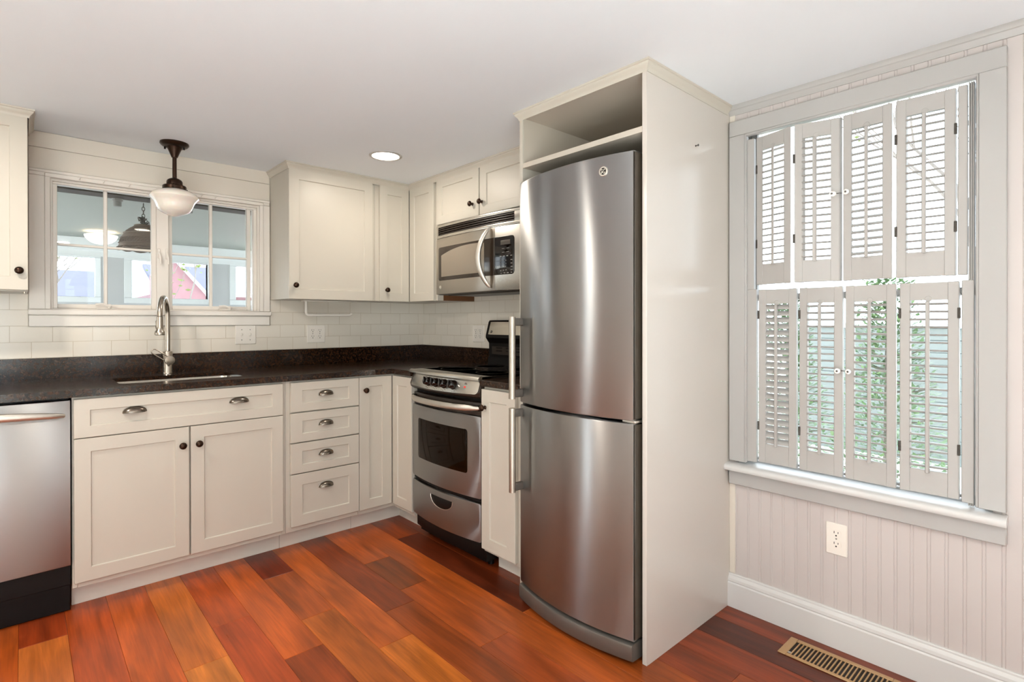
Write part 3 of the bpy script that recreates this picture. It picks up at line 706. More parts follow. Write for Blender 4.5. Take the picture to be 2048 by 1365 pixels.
d = shaker('door', Y, -.5345, -.3225, UZ0, 2.060, UN, c, st=.053, rail=.053); knob(Y, -.491, 1.391, UN + .02, d)
shaker('door', X0, .3225, .6015, UZ0, 2.060, UN, c, st=.053, rail=.053)
crown([(-.5615, -.318), (-.318, -.318), (-.318, -.6195)], 1, c)
c = thing('upper_cabinet', (-.15, -1.1, 1.79), 'short cream upper cabinet with two doors above the microwave', 'cabinet', 'cream shaker upper cabinets')
b = MB(); shell(b, -UN + .0005, -.0085, -1.7060, -.6205, 1.772, 2.085); b.build('body', 'cream', c)
d = shaker('door', X0, .636, 1.0525, 1.786, 2.062, UN, c, st=.056, rail=.05); knob(X0, .999, 1.858, UN + .02, d)
d = shaker('door', X0, 1.063, 1.482, 1.786, 2.062, UN, c, st=.056, rail=.05); knob(X0, 1.0835, 1.858, UN + .02, d)
crown([(-.318, -.6200), (-.318, -1.7060)], 1, c)

# paper towel bar under the wide upper cabinet
t = thing('paper_towel_holder', (-.8, -.15, 1.319), 'white paper towel bar mounted under the wide upper cabinet', 'towel holder')
b = MB(); b.tube([(-.943, -.15, 1.318), (-.943, -.15, 1.245), (-.939, -.15, 1.234), (-.930, -.15, 1.229), (-.660, -.15, 1.229), (-.651, -.15, 1.234), (-.648, -.15, 1.242)], .0075, 12); b.build('bar', 'outlet', t, 60)
b = MB(); b.box(-.965, -.62, -.175, -.125, 1.3125, 1.3192, .002); b.build('mounting_plate', 'outlet', t)

# ================================================================== refrigerator enclosure
c = thing('refrigerator_enclosure', (-.32, -2.05, 0), 'tall cream cabinet surround with open shelf around the refrigerator', 'cabinet')
E0 = -.6355
b = MB(); b.box(E0, -.0005, -1.7475, -1.7285, 0, 2.078, .001); b.build('side_panel', 'cream', c)
b = MB(); b.box(E0, BX - .0005, -2.3672, -2.3485, 0, 2.078, .001); plabel(b.build('side_panel', 'cream_side', c), 'glossy side panel facing the shuttered window')
b = MB(); b.box(E0 + .001, -.03, -2.3485, -1.7475, 1.8455, 1.8665, .001); b.build('shelf', 'niche', c)
b = MB(); b.box(E0 + .001, -.03, -2.3485, -1.7475, 2.060, 2.078, .001); b.build('top_panel', 'niche', c)
b = MB(); b.box(-.03, -.018, -2.3485, -1.7475, .02, 2.078); b.build('back_panel', 'niche', c)
for y_ in (-1.7482, -2.3484): b = MB(); b.box(-.626, -.032, y_, y_ + .0006, 1.867, 2.06); b.build('niche_lining', 'niche', c)
crown([(-.325, -1.7285), (-.635, -1.7285), (-.635, -2.3675), (-.0475, -2.3675)], 1, c)
b = MB(); b.cyl((-.308, -2.3668, 1.863), (-.3085, -2.379, 1.8635), .0016, seg=8); b.cyl((-.3085, -2.3785, 1.8635), (-.3085, -2.3805, 1.8635), .004, seg=10); b.cyl((-.308, -2.3669, 1.863), (-.308, -2.3685, 1.863), .0035, seg=10)
o = b.build('nail', 'iron'); tag(o, 'small dark nail in the cream side panel of the refrigerator surround', 'nail')

# ================================================================== refrigerator (local frame: u right, n towards the room)
f = bpy.data.objects.new('refrigerator', None); f.location = (-.02, -1.7692, 0); f.rotation_euler = (0, 0, math.radians(-1.55)); COL.objects.link(f)
tag(f, 'tall stainless steel bottom-freezer refrigerator with two bowed doors', 'refrigerator')
FR = FX(); W = .583; NF = .634
bw = lambda u: .046 * (1 - ((u - W / 2) / (W / 2)) ** 2)
us = [W * i / 28 for i in range(29)]
b = MB(FR); b.box(.004, W - .004, .055, 1.772, .02, NF - .062, .004); b.build('body', 'sidegrey', f)
def fdoor(z0, z1, nm):
    b = MB(FR); b.bow(us, lambda u: z0, lambda u: z1, NF - .058, lambda u: NF + bw(u), .006)
    d = b.build(nm, 'steel', f, 30)
    b = MB(FR); b.box(W - .0005, W + .004, z0 + .004, z1 - .004, NF - .055, NF - .006, .002); b.build('edge_trim', 'sidegrey', d)
    b = MB(FR); b.box(.008, W - .006, z0 + .006, z1 - .006, NF - .064, NF - .0582, .002); b.build('gasket', 'black', d)
    return d
def fhandle(d, z0, z1, pz):
    b = MB(FR); u, n = .0135, NF + .058
    b.cyl((u, z0, n), (u, z1, n), .0143, seg=20); h = b.build('handle', 'barsat', d)
    for z in pz:
        b = MB(FR); b.box(u - .008, u + .012, z - .016, z + .016, NF + .004, n - .006, .003); b.build('handle_post', 'postgrey', h)
d = fdoor(.846, 1.779, 'upper_door'); fhandle(d, .866, 1.209, (1.187, .888))
# round badge with a script monogram inside a ring
ub, zb = .476, 1.722; nb = NF + bw(ub) - .001
b = MB(FR); b.lathe([(.0178, 0), (.0178, .003), (.0165, .0045), (.0125, .0045), (.012, .003), (0, .003)], (ub, zb, nb), (.14, 0, 1), 28)
bd = b.build('badge', 'bar', d)
def monogram(Mx, u, v, n, s, parent, slope=0.0):
    bs = MB(Mx)
    def curl(pts): bs.tube([(u + x * s, v + y * s, n - slope * x * s) for x, y in pts], .055 * s, 6)
    curl([(-.05, .35), (-.25, .5), (-.5, .3), (-.45, -.05), (-.2, -.1), (-.1, .15), (-.15, -.35), (-.4, -.5), (-.55, -.3), (-.2, -.15), (.0, -.05)])
    curl([(.45, .3), (.3, .5), (.08, .35), (.18, .08), (.35, .05), (.1, -.02), (.0, -.35), (.25, -.5), (.5, -.3), (.55, -.1)])
    for a in (0, 90, 180, 270):
        r_ = math.radians(a + 20); curl([(.62 * math.cos(r_), .62 * math.sin(r_)), (.72 * math.cos(r_ + .35), .72 * math.sin(r_ + .35)), (.66 * math.cos(r_ + .7), .66 * math.sin(r_ + .7))])
    return bs.build('monogram', 'marking', parent, 60)
b = MB(FR); b.lathe([(.0122, 0), (.0122, .0004), (0, .0004)], (ub, zb, nb + .0032), (.14, 0, 1), 24); plabel(b.build('badge_field', 'black', bd), 'dark centre of the badge')
monogram(FR, ub, zb, nb + .0042, .0145, bd, .14)
d = fdoor(.082, .836, 'lower_door'); fhandle(d, .476, .827, (.806, .497))
b = MB(FR); b.bow(us, lambda u: .0145 , lambda u: .074, NF - .08, lambda u: NF + .008 + bw(u), .008); b.build('kick_grille', 'postgrey', f, 40)
b = MB(FR); b.box(W - .05, W + .006, .8365, .8455, NF - .05, NF - .004, .002); b.cyl((W - .012, .834, NF - .02), (W - .012, .848, NF - .02), .006, seg=10); b.build('hinge', 'bar', f)
b = MB(FR); b.box(.01, W - .01, .835, .847, NF - .08, NF - .03); b.build('door_gap', 'black', f)
for u in (.06, W - .06):
    for n_ in (.1, .5): b = MB(FR); b.cyl((u, 0, n_), (u, .056, n_), .018, seg=12); b.build('foot', 'black', f)

# ================================================================== range
r = thing('electric_range', (-.33, -1.141, 0), 'narrow stainless steel electric range with black glass cooktop in the corner', 'range')
RX = FX(0, -.8365, 0); RW = .610
rb = lambda u, B=.034: B * (1 - ((u - RW / 2) / (RW / 2)) ** 2)
ru = [RW * i / 24 for i in range(25)]
b = MB(RX); b.box(.002, RW - .002, .10, .905, .015, .590, .003); b.build('body', 'black', r)
b = MB(RX); b.box(.02, RW - .02, .03, .10, .06, .575); b.bow(ru, lambda u: .055, lambda u: .136, .55, lambda u: .588 + rb(u) * .9, .004); b.build('kick_plate', 'black', r)
for u in (.05, RW - .05):
    for n_ in (.10, .52): b = MB(RX); b.cyl((u, 0, n_), (u, .035, n_), .016, seg=12); b.build('foot', 'black', r)
us_, lo, hi = roundcols(.004, RW - .004, .1365, .322, .014)
b = MB(RX); b.bow(us_, lo, hi, .585, lambda u: .618 + rb(u), .004); d = b.build('drawer', 'steel_dw', r, 30)
b = MB(RX); pts = []   # half-moon finger recess
hm = lambda u: .2925 - .055 * max(0, 1 - ((u - .322) / .094) ** 2) ** .5
b.bow([.322 + .094 * math.sin(PI * (i / 24 - .5)) for i in range(25)], lambda u: min(hm(u), .2915), lambda u: .2925, .60, lambda u: .6192 + rb(u), .0004)
uc, vt = .322, .2925
for k in range(19):
    a = PI * k / 18; pts.append((uc + .094 * math.cos(a), vt - .055 * math.sin(a) ** .8))
hd = b.build('recess_grip', 'black', d, 30)
b = MB(RX); b.tube([(u, v, .6192 + rb(u)) for u, v in pts], .0022, 6); plabel(b.build('grip_rim', 'bar', hd), 'bright metal rim')
b = MB(RX); b.bow(ru, lambda u: .323, lambda u: .343, .57, lambda u: .604 + rb(u), .003); b.build('door_gap', 'black', r, 30)
us_, lo, hi = roundcols(.004, RW - .004, .344, .737, .012)
b = MB(RX); b.bow(us_, lo, hi, .585, lambda u: .618 + rb(u), .004); d = b.build('oven_door', 'steel_dw', r, 30)
us_, lo, hi = roundcols(.085, .520, .455, .668, .014)
b = MB(RX); b.bow(us_, lo, hi, .60, lambda u: .6195 + rb(u), .0012); plabel(b.build('window', 'brownglass', d, 30), 'dark oven window')
b = MB(RX); b.bow(ru, lambda u: .7375, lambda u: .801, .57, lambda u: .606 + rb(u), .004); b.build('vent_band', 'dkbrown', d, 30)
b = MB(RX)   # bowed handle
hp = [(u, .776, .640 + rb(u, .046) - .030 * (abs(u - RW / 2) / (RW / 2)) ** 6) for u in [.012 + (RW - .024) * i / 26 for i in range(27)]]
b.tube(hp, [.010 + .0055 * min(1, min(i, 26 - i) / 3) for i in range(27)], 14, flat=.75); h = b.build('handle', 'bar', d, 60)
for u in (.022, RW - .022):
    b = MB(RX); b.box(u - .014, u + .014, .763, .789, .602, .628, .004); b.build('handle_post', 'black', h)
# control panel: leaning fascia with rounded ends
b = MB(RX); loops = []
for u in ru:
    e = min(u, RW - u); k = max(0, 1 - e / .03) ** 2
    f0, f1 = .632 + rb(u, .036), .612 + rb(u, .036)
    loops.append([(u, .822, .57), (u, .822, f0 - .02), (u, .832, f0 - .004), (u, .842 + .01 * k, f0), (u, .902, f1), (u, .906, f1 - .004), (u, .906, .57)])
b.ring(loops); cp = b.build('control_panel', 'dkbrown', r, 30)
b = MB(RX); us_, lo, hi = roundcols(.012, RW - .012, .8435, .9035, .018); loops = []
for u in us_:
    f0, f1 = .634 + rb(u, .036), .6135 + rb(u, .036)
    ff = lambda v: f0 + (f1 - f0) * (v - .8425) / .0605
    a, z = lo(u) + (.004 * (1 - ((u - .3) / .3) ** 2) * -1), hi(u)
    loops.append([(u, a, ff(a) - .006), (u, a, ff(a)), (u, z, ff(z)), (u, z, ff(z) - .006)])
b.ring(loops); plabel(b.build('fascia', 'steel_light', cp, 30), 'satin steel fascia')
for u in (.222, .292, .362, .432):
    n0 = .6245 + rb(u, .036)
    b = MB(RX); b.lathe([(.0235, 0), (.0235, .004), (.0215, .008), (.0205, .026), (.017, .030), (0, .030)], (u, .876, n0 - .002), (0, .32, 1), 24)
    k = b.build('control_knob', 'blackgloss', cp, 40)
    b = MB(RX); b.box(u - .0035, u + .0035, .866, .905, n0 + .024, n0 + .034, .002); b.build('grip', 'blackgloss', k)
    b = MB(RX)
    for a in range(0, 360, 30):
        q = math.radians(a); b.box(u + .029 * math.cos(q) - .0008, u + .029 * math.cos(q) + .0008, .873 + .027 * math.sin(q) - .001, .873 + .027 * math.sin(q) + .001, n0 - .004, n0 + .0017 - .33 * .027 * math.sin(q))
    b.build('dial_marks', 'black', k, 0)
b = MB(RX); b.cyl((.512, .872, .62 + rb(.512, .036)), (.512, .873, .627 + rb(.512, .036)), .0042, seg=12); b.build('indicator_light', 'red', cp)
b = MB(RX); b.box(.505, .520, .886, .8885, .61 + rb(.512, .036), .6206 + rb(.512, .036)); b.box(.506, .516, .8905, .892, .61 + rb(.512, .036), .6196 + rb(.512, .036)); b.build('marking', 'slot', cp, 0)
b = MB(RX)
for v, w_ in ((.889, .008), (.877, .005), (.866, .007)): b.box(.118 - w_ / 2, .118 + w_ / 2, v - .0015, v + .0015, .61 + rb(.118, .036), .634 - .34 * (v - .8425) + rb(.118, .036))
b.build('marking', 'yellow', cp, 0)
b = MB(RX); b.box(.010, RW - .010, .9145, .925, .05, .575, .002)
b.bow(ru, lambda u: .9145, lambda u: .925, .4, lambda u: .615 + rb(u, .030), .001); ct = b.build('cooktop', 'blackgloss', r)
b = MB(RX); loops = []
for u in ru:
    f = .640 + rb(u, .030)
    loops.append([(u, .907, .56), (u, .907, f - .012), (u, .913, f), (u, .921, f - .002), (u, .928, f - .012), (u, .9285, f - .020), (u, .926, f - .026), (u, .926, .56)])
b.ring(loops); plabel(b.build('front_lip', 'steel_light', ct, 40), 'satin steel front lip')
b = MB(RX)
for u, n, R in ((.16, .42, .10), (.45, .42, .085), (.16, .19, .085), (.45, .19, .10)):
    b.lathe([(R, .9252), (R, .9256), (R - .0025, .9256), (R - .0025, .9252)], (u, 0, n), (0, 1, 0), 40)
b.build('burner_ring', 'sidegrey', ct, 0)
b = MB(RX)   # backguard: side profile extruded across
pr = [(.915, .010), (.9255, .078), (.968, .074), (.975, .066), (1.055, .068), (1.088, .094), (1.104, .0935), (1.186, .070), (1.1955, .062), (1.197, .012)]
b.ring([[(u, v, n) for v, n in pr] for u in (.004, RW - .004)]); bg_ = b.build('backguard', 'black', r, 25)
b = MB(RX); q = rr(.026, RW - .026, 0, 1, .02, 5)
def onface(u, t): v = 1.108 + .078 * t; return (u, v, .0935 - (v - 1.104) * (.0235 / .082) + .0012)
b.ring([[(u, onface(u, t)[1], onface(u, t)[2] - .004) for u, t in [(p[0], min(1, max(0, p[1]))) for p in rr(.026, RW - .026, 0, 1, .02, 1)]], [onface(u, min(1, max(0, t))) for u, t in rr(.026, RW - .026, 0, 1, .02, 1)]])
fs = b.build('backguard_fascia', 'steel_light', bg_, 20)
b = MB(RX); p = onface(.052, .22); b.lathe([(.008, 0), (.008, .001), (0, .0012)], p, (0, .28, 1), 18); bd = b.build('badge', 'slot', fs); monogram(RX, p[0], p[1], p[2] + .0018, .007, bd)
b = MB(RX); b.box(.03, RW - .03, .985, 1.05, .06, .0675, .002); dp = b.build('display_panel', 'dkbrown', bg_)
b = MB(RX)
for u in (.10, .19, .28, .37, .46):
    for v in (1.008, 1.026): b.box(u - .028, u + .028, v - .004, v + .004, .066, .0682, .001)
b.build('touch_pad', 'black', dp, 0)

# ================================================================== microwave
m_ = thing('microwave', (-.19, -1.062, 1.36), 'stainless steel over-the-range microwave with a curved vertical handle', 'microwave')
MX = FX(0, -.6825, 0); MW = .7575; MN = .352
mb = lambda u: .020 * (1 - ((u - MW / 2) / (MW / 2)) ** 2)
b = MB(MX); b.box(.002, MW - .002, 1.362, 1.770, .012, .335, .003); b.build('body', 'sidegrey', m_)
b = MB(MX); b.bow([MW * i / 20 for i in range(21)], lambda u: 1.350, lambda u: 1.361, .08, lambda u: MN - .018 + mb(u), .003)
b.box(.05, MW - .05, 1.346, 1.351, .08, .30, .002); b.build('underside', 'dkbrown', m_, 30)
# vent grille
gu = [MW * i / 20 for i in range(21)]
b = MB(MX)
for z0, z1 in ((1.690, 1.7065), (1.7545, 1.770)): b.bow(gu, lambda u, z0=z0: z0, lambda u, z1=z1: z1, .33, lambda u: MN + mb(u), .002)
e0 = [.0 + .024 * i / 4 for i in range(5)]; e1 = [MW - .048 + .048 * i / 6 for i in range(7)]
for e in (e0, e1): b.bow(e, lambda u: 1.7055, lambda u: 1.7555, .33, lambda u: MN + mb(u), .001)
g = b.build('vent_grille', 'steel_light', m_, 30)
b = MB(MX)
for z in (1.7125, 1.7245, 1.7365, 1.7485): b.bow([.024 + (MW - .072) * i / 18 for i in range(19)], lambda u, z=z: z - .0042, lambda u, z=z: z + .0032, .33, lambda u: MN - .004 + mb(u), .0025)
b.build('slats', 'dkbrown', g, 30)
b = MB(MX); b.box(.024, MW - .048, 1.7055, 1.7555, .33, .337); b.build('vent_backing', 'black', g)
SP = .567
us_ = [.0 + SP * i / 24 for i in range(25)]
b = MB(MX); b.bow(us_, lambda u: 1.3525, lambda u: 1.6885, .333, lambda u: MN + mb(u), .003); d = b.build('door', 'steel_mw', m_, 30)
us_, lo_, hi_ = roundcols(.028, SP - .0005, 1.434, 1.634, .014); lo = lambda u: lo_(u) if u < .3 else 1.434; hi = lambda u: hi_(u) if u < .3 else 1.634
b = MB(MX); b.bow(us_, lo, hi, .34, lambda u: MN + .0012 + mb(u), .0008); wn = b.build('window', 'winglass', d, 30)
arch = lambda u: 1.622 - .038 * ((u - .36) / .30) ** 2
b = MB(MX); b.bow([.062 + .42 * i / 22 for i in range(23)], lambda u: 1.456 + .008 * abs((u - .27) / .21) ** 3 * 0, arch, .34, lambda u: MN + .0020 + mb(u), .0004); plabel(b.build('window_screen', 'meshglass', wn, 30), 'pale screened glass')
b = MB(MX); hp, hr = [], []
for i in range(25):
    t = -1 + i / 12; k = 1 - t * t
    u_ = .533 - .040 * k; hp.append((u_, 1.531 + .158 * t, MN + mb(u_) + .006 + .046 * k ** .8)); hr.append(.008 + .009 * k ** .5)
b.tube(hp, hr, 14, flat=.7); h = b.build('handle', 'bar', d, 60)
b = MB(MX); p = (.047, 1.394, MN + mb(.047) - .0005); b.lathe([(.0115, 0), (.0115, .0022), (.010, .003), (0, .003)], p, (0, 0, 1), 22); bd = b.build('badge', 'bar', d); monogram(MX, p[0], p[1], p[2] + .0034, .011, bd)
us_ = [SP + .002 + (MW - SP - .002) * i / 12 for i in range(13)]
b = MB(MX); b.bow(us_, lambda u: 1.3525, lambda u: 1.6885, .333, lambda u: MN + mb(u), .003); cp = b.build('control_panel', 'steel_light', m_, 30)
us_, lo2_, hi2_ = roundcols(SP + .002, .709, 1.434, 1.634, .018); lo = lambda u: lo2_(u) if u > .64 else 1.434; hi = lambda u: hi2_(u) if u > .64 else 1.634
b = MB(MX); b.bow(us_, lo, hi, .34, lambda u: MN + .0012 + mb(u), .0008); kp = b.build('keypad', 'blackgloss', cp, 30)
b = MB(MX); n = lambda u: MN + mb(u) + .0018
b.bow([.612, .635, .66, .682], lambda q: 1.590, lambda q: 1.613, .35, lambda q: n(q) + .0004, .0004); plabel(b.build('display', 'sidegrey', kp), 'small grey display window')
b = MB(MX)
def dash(u, v, w, hh=.0036): w *= .75; hh *= .6; b.bow([u - w / 2, u, u + w / 2], lambda q: v - hh / 2, lambda q: v + hh / 2, .35, lambda q: n(q) + .0004, .0002)
for v in (1.570, 1.551): dash(.630, v, .022); dash(.664, v, .024)
for k, u in enumerate((.612, .636, .660, .688)): dash(u, 1.530, .016, .007)
for r_ in range(3):
    for u in (.610, .630, .650): dash(u, 1.507 - r_ * .0165, .004, .0055)
for v in (1.508, 1.490, 1.472, 1.456): dash(.690, v, .016, .006)
dash(.612, 1.455, .010, .006); dash(.632, 1.456, .006, .007); dash(.652, 1.457, .010, .007)
dash(.616, 1.441, .014, .003); dash(.640, 1.442, .014, .006); dash(.664, 1.442, .016, .007); dash(.690, 1.442, .014, .006)
b.build('keypad_marks', 'greyplastic', kp, 0)

# ================================================================== dishwasher
d_ = thing('dishwasher', (-2.385, -.3, 0), 'stainless steel dishwasher left of the sink cabinet, cut by the picture edge', 'dishwasher')
b = MB(Y); b.box(-2.690, -2.084, .10, .880, .03, .585); b.build('body', 'black', d_)
b = MB(Y); b.box(-2.688, -2.0795, .002, .205, .50, .560, .002); b.box(-2.688, -2.0795, .12, .2045, .5595, .598, .002); b.build('kick_plate', 'black', d_)
du = [-2.686 + .6045 * i / 24 for i in range(25)]
b = MB(Y); b.bow(du, lambda u: .2065, lambda u: .8735, .59, lambda u: .622 + .010 * (1 - ((u + 2.3837) / .3023) ** 2), .004); d = b.build('door', 'steel_dw', d_, 30)
b = MB(Y); hp = [(-2.100 - .568 * i / 24, .815 + .018 * math.sin(PI * i / 24) ** .8, .636 + .042 * math.sin(PI * i / 24) ** .45) for i in range(25)]
b.tube(hp, [.007 + .010 * math.sin(PI * i / 24) ** .5 for i in range(25)], 16, flat=.8); h = b.build('handle', 'bar', d, 60)

# ================================================================== electrical plates
def receptacle(b, bs, u, v, n, s=1.0):
    """duplex outlet face (b) and its slots (bs)"""
    for dv_ in (.0195, -.0195):
        pts = []
        for k in range(28):
            a = 2 * PI * k / 28; x, y = .0172 * math.cos(a), .0172 * math.sin(a); y = max(-.0125, min(.0142, y)); pts.append((u + x * s, v + dv_ * s + y * s))
        b.ring([[(p, q, n - .002) for p, q in pts], [(p, q, n + .0018) for p, q in pts]])
        for dx, hh in ((-.0064, .008), (.0064, .0065)): bs.box(u + (dx - .0011) * s, u + (dx + .0011) * s, v + (dv_ + .004 - hh / 2) * s, v + (dv_ + .004 + hh / 2) * s, n, n + .0021)
        bs.cyl((u, v + (dv_ - .0075) * s, n), (u, v + (dv_ - .0075) * s, n + .0021), .0028 * s, seg=10)
def plate(name, Mx, u0, u1, v0, v1, n, label, cat, gang, kind='outlet'):
    cx, cz = (u0 + u1) / 2, (v0 + v1) / 2; w = Mx @ Vector((cx, cz, n))
    o = thing(name, tuple(w), label, cat)
    b = MB(Mx); rrbox(b, u0, u1, v0, v1, n, n + .0055, .003, .0025); b.build('cover_plate', 'outlet', o, 25)
    us = [cx] if gang == 1 else [cx - .023, cx + .023]
    for u in us:
        if kind == 'outlet':
            b, bs = MB(Mx), MB(Mx); receptacle(b, bs, u, cz + .002, n + .0055); rc = b.build('receptacle', 'outlet', o, 30); bs.build('slots', 'slot', rc, 0)
            b = MB(Mx); b.cyl((u, cz + .002, n + .005), (u, cz + .002, n + .0065), .003, seg=10); b.build('screw', 'greyplastic', o)
        else:
            b = MB(Mx); b.box(u - .005, u + .005, cz - .012, cz + .012, n + .005, n + .0062, .0004); b.box(u - .0035, u + .0035, cz - .002, cz + .008, n + .006, n + .017, .0015); b.build('toggle', 'outlet', o)
            b = MB(Mx)
            for z in (.030, -.030): b.cyl((u, cz + z, n + .005), (u, cz + z, n + .0065), .003, seg=10)
            b.build('screw', 'greyplastic', o)
    return o
plate('light_switch', Y, -1.302, -1.189, 1.056, 1.1668, .0082, 'white double toggle light switch on the tiles below the window stool', 'light switch', 2, 'switch')
plate('wall_outlet', Y, -.882, -.765, 1.053, 1.166, .0082, 'white double outlet on the tiles under the wide upper cabinet', 'outlet', 2)
plate('wall_outlet', X0, .606, .722, 1.053, 1.162, .0082, 'white double outlet on the tiles beside the range backguard', 'outlet', 2)
plate('wall_outlet', X0, 2.734, 2.803, .336, .4505, -BX + .0002, 'white single outlet on the beadboard below the shuttered window', 'outlet', 1)

# ================================================================== floor register
g = thing('floor_register', (-.154, -2.81, 0), 'tan metal floor register lying in the wood floor by the baseboard', 'vent')
b = MB(); gx0, gx1, gy0, gy1 = -.2185, -.0895, -2.984, -2.6355; sx0, sx1, sy0, sy1 = -.2035, -.1085, -2.958, -2.6625
b.box(gx0, gx1, sy1, gy1, .0003, .005, .002); b.box(gx0, gx1, gy0, sy0, .0003, .005, .002); b.box(gx0, sx0, sy0, sy1, .0003, .005, .002); b.box(sx1, gx1, sy0, sy1, .0003, .005, .002)
n = 24; p = (sy1 - sy0) / n
for i in range(1, n): b.box(sx0, sx1, sy0 + i * p - .0021, sy0 + i * p + .0021, .0006, .0048, .0006, 1)
b.build('grille', 'register', g)
b = MB(); b.box(sx0 - .002, sx1 + .002, sy0 - .002, sy1 + .002, .0002, .0007); b.build('duct_opening', 'slot', g, 0)
b = MB(); b.lathe([(.006, 0), (.006, .002), (0, .003)], (-.196, sy1 - .006, .003), (0, 0, 1), 12); b.build('damper_lever', 'bar', g)

# ================================================================== lights
p = thing('pendant_light', (-1.647, -.24, 2.10), 'bronze schoolhouse pendant with white glass shade hanging before the sink window', 'pendant light')
cz_ = zc(-1.647, -.24)
b = MB(); b.lathe([(.0635, cz_ + .0005), (.0645, cz_ - .008), (.058, cz_ - .016), (.050, cz_ - .020), (.036, cz_ - .022), (.031, cz_ - .030), (.0155, cz_ - .068), (.013, cz_ - .074)], (-1.647, -.24, 0), (0, 0, 1), 36)
cn = b.build('canopy', 'fixture', p, 35)
for a in (-30, 150):
    q = math.radians(a); b = MB(); b.cyl((-1.647 + .044 * math.cos(q), -.24 + .044 * math.sin(q), cz_ - .018), (-1.647 + .044 * math.cos(q), -.24 + .044 * math.sin(q), cz_ - .032), .0042, seg=10); b.build('canopy_screw', 'black', cn)
b = MB(); b.cyl((-1.647, -.24, 2.028), (-1.647, -.24, 1.916), .0097, seg=18); b.build('stem', 'fixture', p)
b = MB(); b.lathe([(.0100, 1.922), (.014, 1.919), (.022, 1.916), (.031, 1.910), (.0355, 1.902), (.036, 1.886), (.040, 1.883), (.050, 1.881), (.053, 1.877), (.053, 1.862), (.048, 1.861)], (-1.647, -.24, 0), (0, 0, 1), 36)
so = b.build('socket_cup', 'fixture', p, 35)
for a in (10, 130, 250):
    q = math.radians(a); b = MB(); b.cyl((-1.647 + .05 * math.cos(q), -.24 + .05 * math.sin(q), 1.868), (-1.647 + .060 * math.cos(q), -.24 + .060 * math.sin(q), 1.868), .0035, seg=8); b.build('set_screw', 'fixture', so)
b = MB(); b.lathe([(.047, 1.872), (.048, 1.862), (.058, 1.858), (.080, 1.850), (.099, 1.838), (.1085, 1.824), (.109, 1.820), (.106, 1.815), (.097, 1.806), (.089, 1.794), (.084, 1.782), (.080, 1.770), (.073, 1.757), (.062, 1.747), (.046, 1.738), (.028, 1.730), (.012, 1.725), (0, 1.7235)], (-1.647, -.24, 0), (0, 0, 1), 48)
b.build('shade', 'milk', p, 30)

def can_light(x, y, label, r=.088, power=None):
    z = zc(x, y)
    o = thing('recessed_light', (x, y, z), label, 'ceiling light', 'recessed ceiling lights')
    b = MB(); b.lathe([(r, 0), (r, -.003), (r - .004, -.0055), (r - .014, -.0055), (r - .016, -.003), (r - .017, 0)], (x, y, z), (0, 0, 1), 48); b.build('trim_ring', 'trim', o, 40)
    b = MB(); b.lathe([(r - .0155, -.0008), (r - .0155, -.0025), (0, -.0025)], (x, y, z), (0, 0, 1), 40); b.build('lens', 'lens', o, 40)
    ld = bpy.data.lights.new('recessed_lamp', 'AREA'); ld.shape = 'DISK'; ld.size = 2 * (r - .02); ld.energy = power or LAMP_W; ld.color = LAMP_COL
    l = bpy.data.objects.new('recessed_lamp', ld); l.location = (x, y, z - .007); COL.objects.link(l); l.parent = o; l.matrix_parent_inverse = Matrix.Translation(o.location).inverted()
can_light(-.756, -.790, 'bright round recessed ceiling light near the upper cabinets', power=LAMP_W * .28)
can_light(-2.60, -1.15, 'round recessed ceiling light left of the sink, outside the picture')
can_light(-1.35, -2.75, 'added recessed ceiling light in front of the refrigerator, outside the picture', power=LAMP_W * .12)  # this lamp and the next two are unseen, added for brightness
can_light(-3.10, -3.0, 'added recessed ceiling light at the far left, outside the picture')
can_light(-1.9, -4.3, 'added recessed ceiling light behind the camera')

for rx0, rx1, ry0, ry1, lb in ((-4.1, -1.2, -5.2, -2.75, 'large pale sheet added to bounce light by the front windows, outside the picture'), (-4.1, -3.0, -2.65, -.7, 'pale runner added to bounce light along the left wall, outside the picture')):  # unseen pale sheets added to throw light up at the ceiling
    b = MB(); b.box(rx0, rx1, ry0, ry1, .0004, .008, .002); tag(b.build('bounce_rug', 'bounce_rug'), lb, 'bounce_rug', 'added light bouncers')
# ================================================================== glazed door and windows out of the picture, put in for daylight and reflections
LWM = Matrix(((0, 0, 1, XL), (1, 0, 0, 0), (0, 1, 0, 0), (0, 0, 0, 1))); FWM = Matrix(((-1, 0, 0, 0), (0, 0, 1, YF), (0, 1, 0, 0), (0, 0, 0, 1)))
b = MB(LWM); b.box(DX0, DX0 + .05, 0, 2.0, -.08, -.04, .003); b.box(DX1 - .05, DX1, 0, 2.0, -.08, -.04, .003); b.box(DX0 + .05, DX1 - .05, 0, .06, -.08, -.04, .003); b.box(DX0 + .05, DX1 - .05, 1.94, 2.0, -.08, -.04, .003)
dr = struct(b.build('door_1', 'winwhite'))
b = MB(LWM); b.box(DX0 + .048, DX1 - .048, .058, 1.942, -.062, -.058); b.build('pane', 'glass', dr)
def added_window(name, Mx, u0, u1, v0, v1, mull, st=.05):
    b = MB(Mx)
    b.box(u0, u0 + st, v0, v1, -.07, -.02, .003); b.box(u1 - st, u1, v0, v1, -.07, -.02, .003); b.box(u0 + st, u1 - st, v0, v0 + st, -.07, -.02, .003); b.box(u0 + st, u1 - st, v1 - st, v1, -.07, -.02, .003)
    for m in mull: b.box(m - .03, m + .03, v0 + st, v1 - st, -.07, -.02, .003)
    o = struct(b.build(name, 'winwhite'))
    b = MB(Mx); b.box(u0 + st - .002, u1 - st + .002, v0 + st - .002, v1 - st + .002, -.047, -.043); b.build('pane', 'glass', o)
added_window('window_3', LWM, -5.2, -4.0, .35, 2.02, (-4.6,))  # added openings, placed and sized for the light they let in
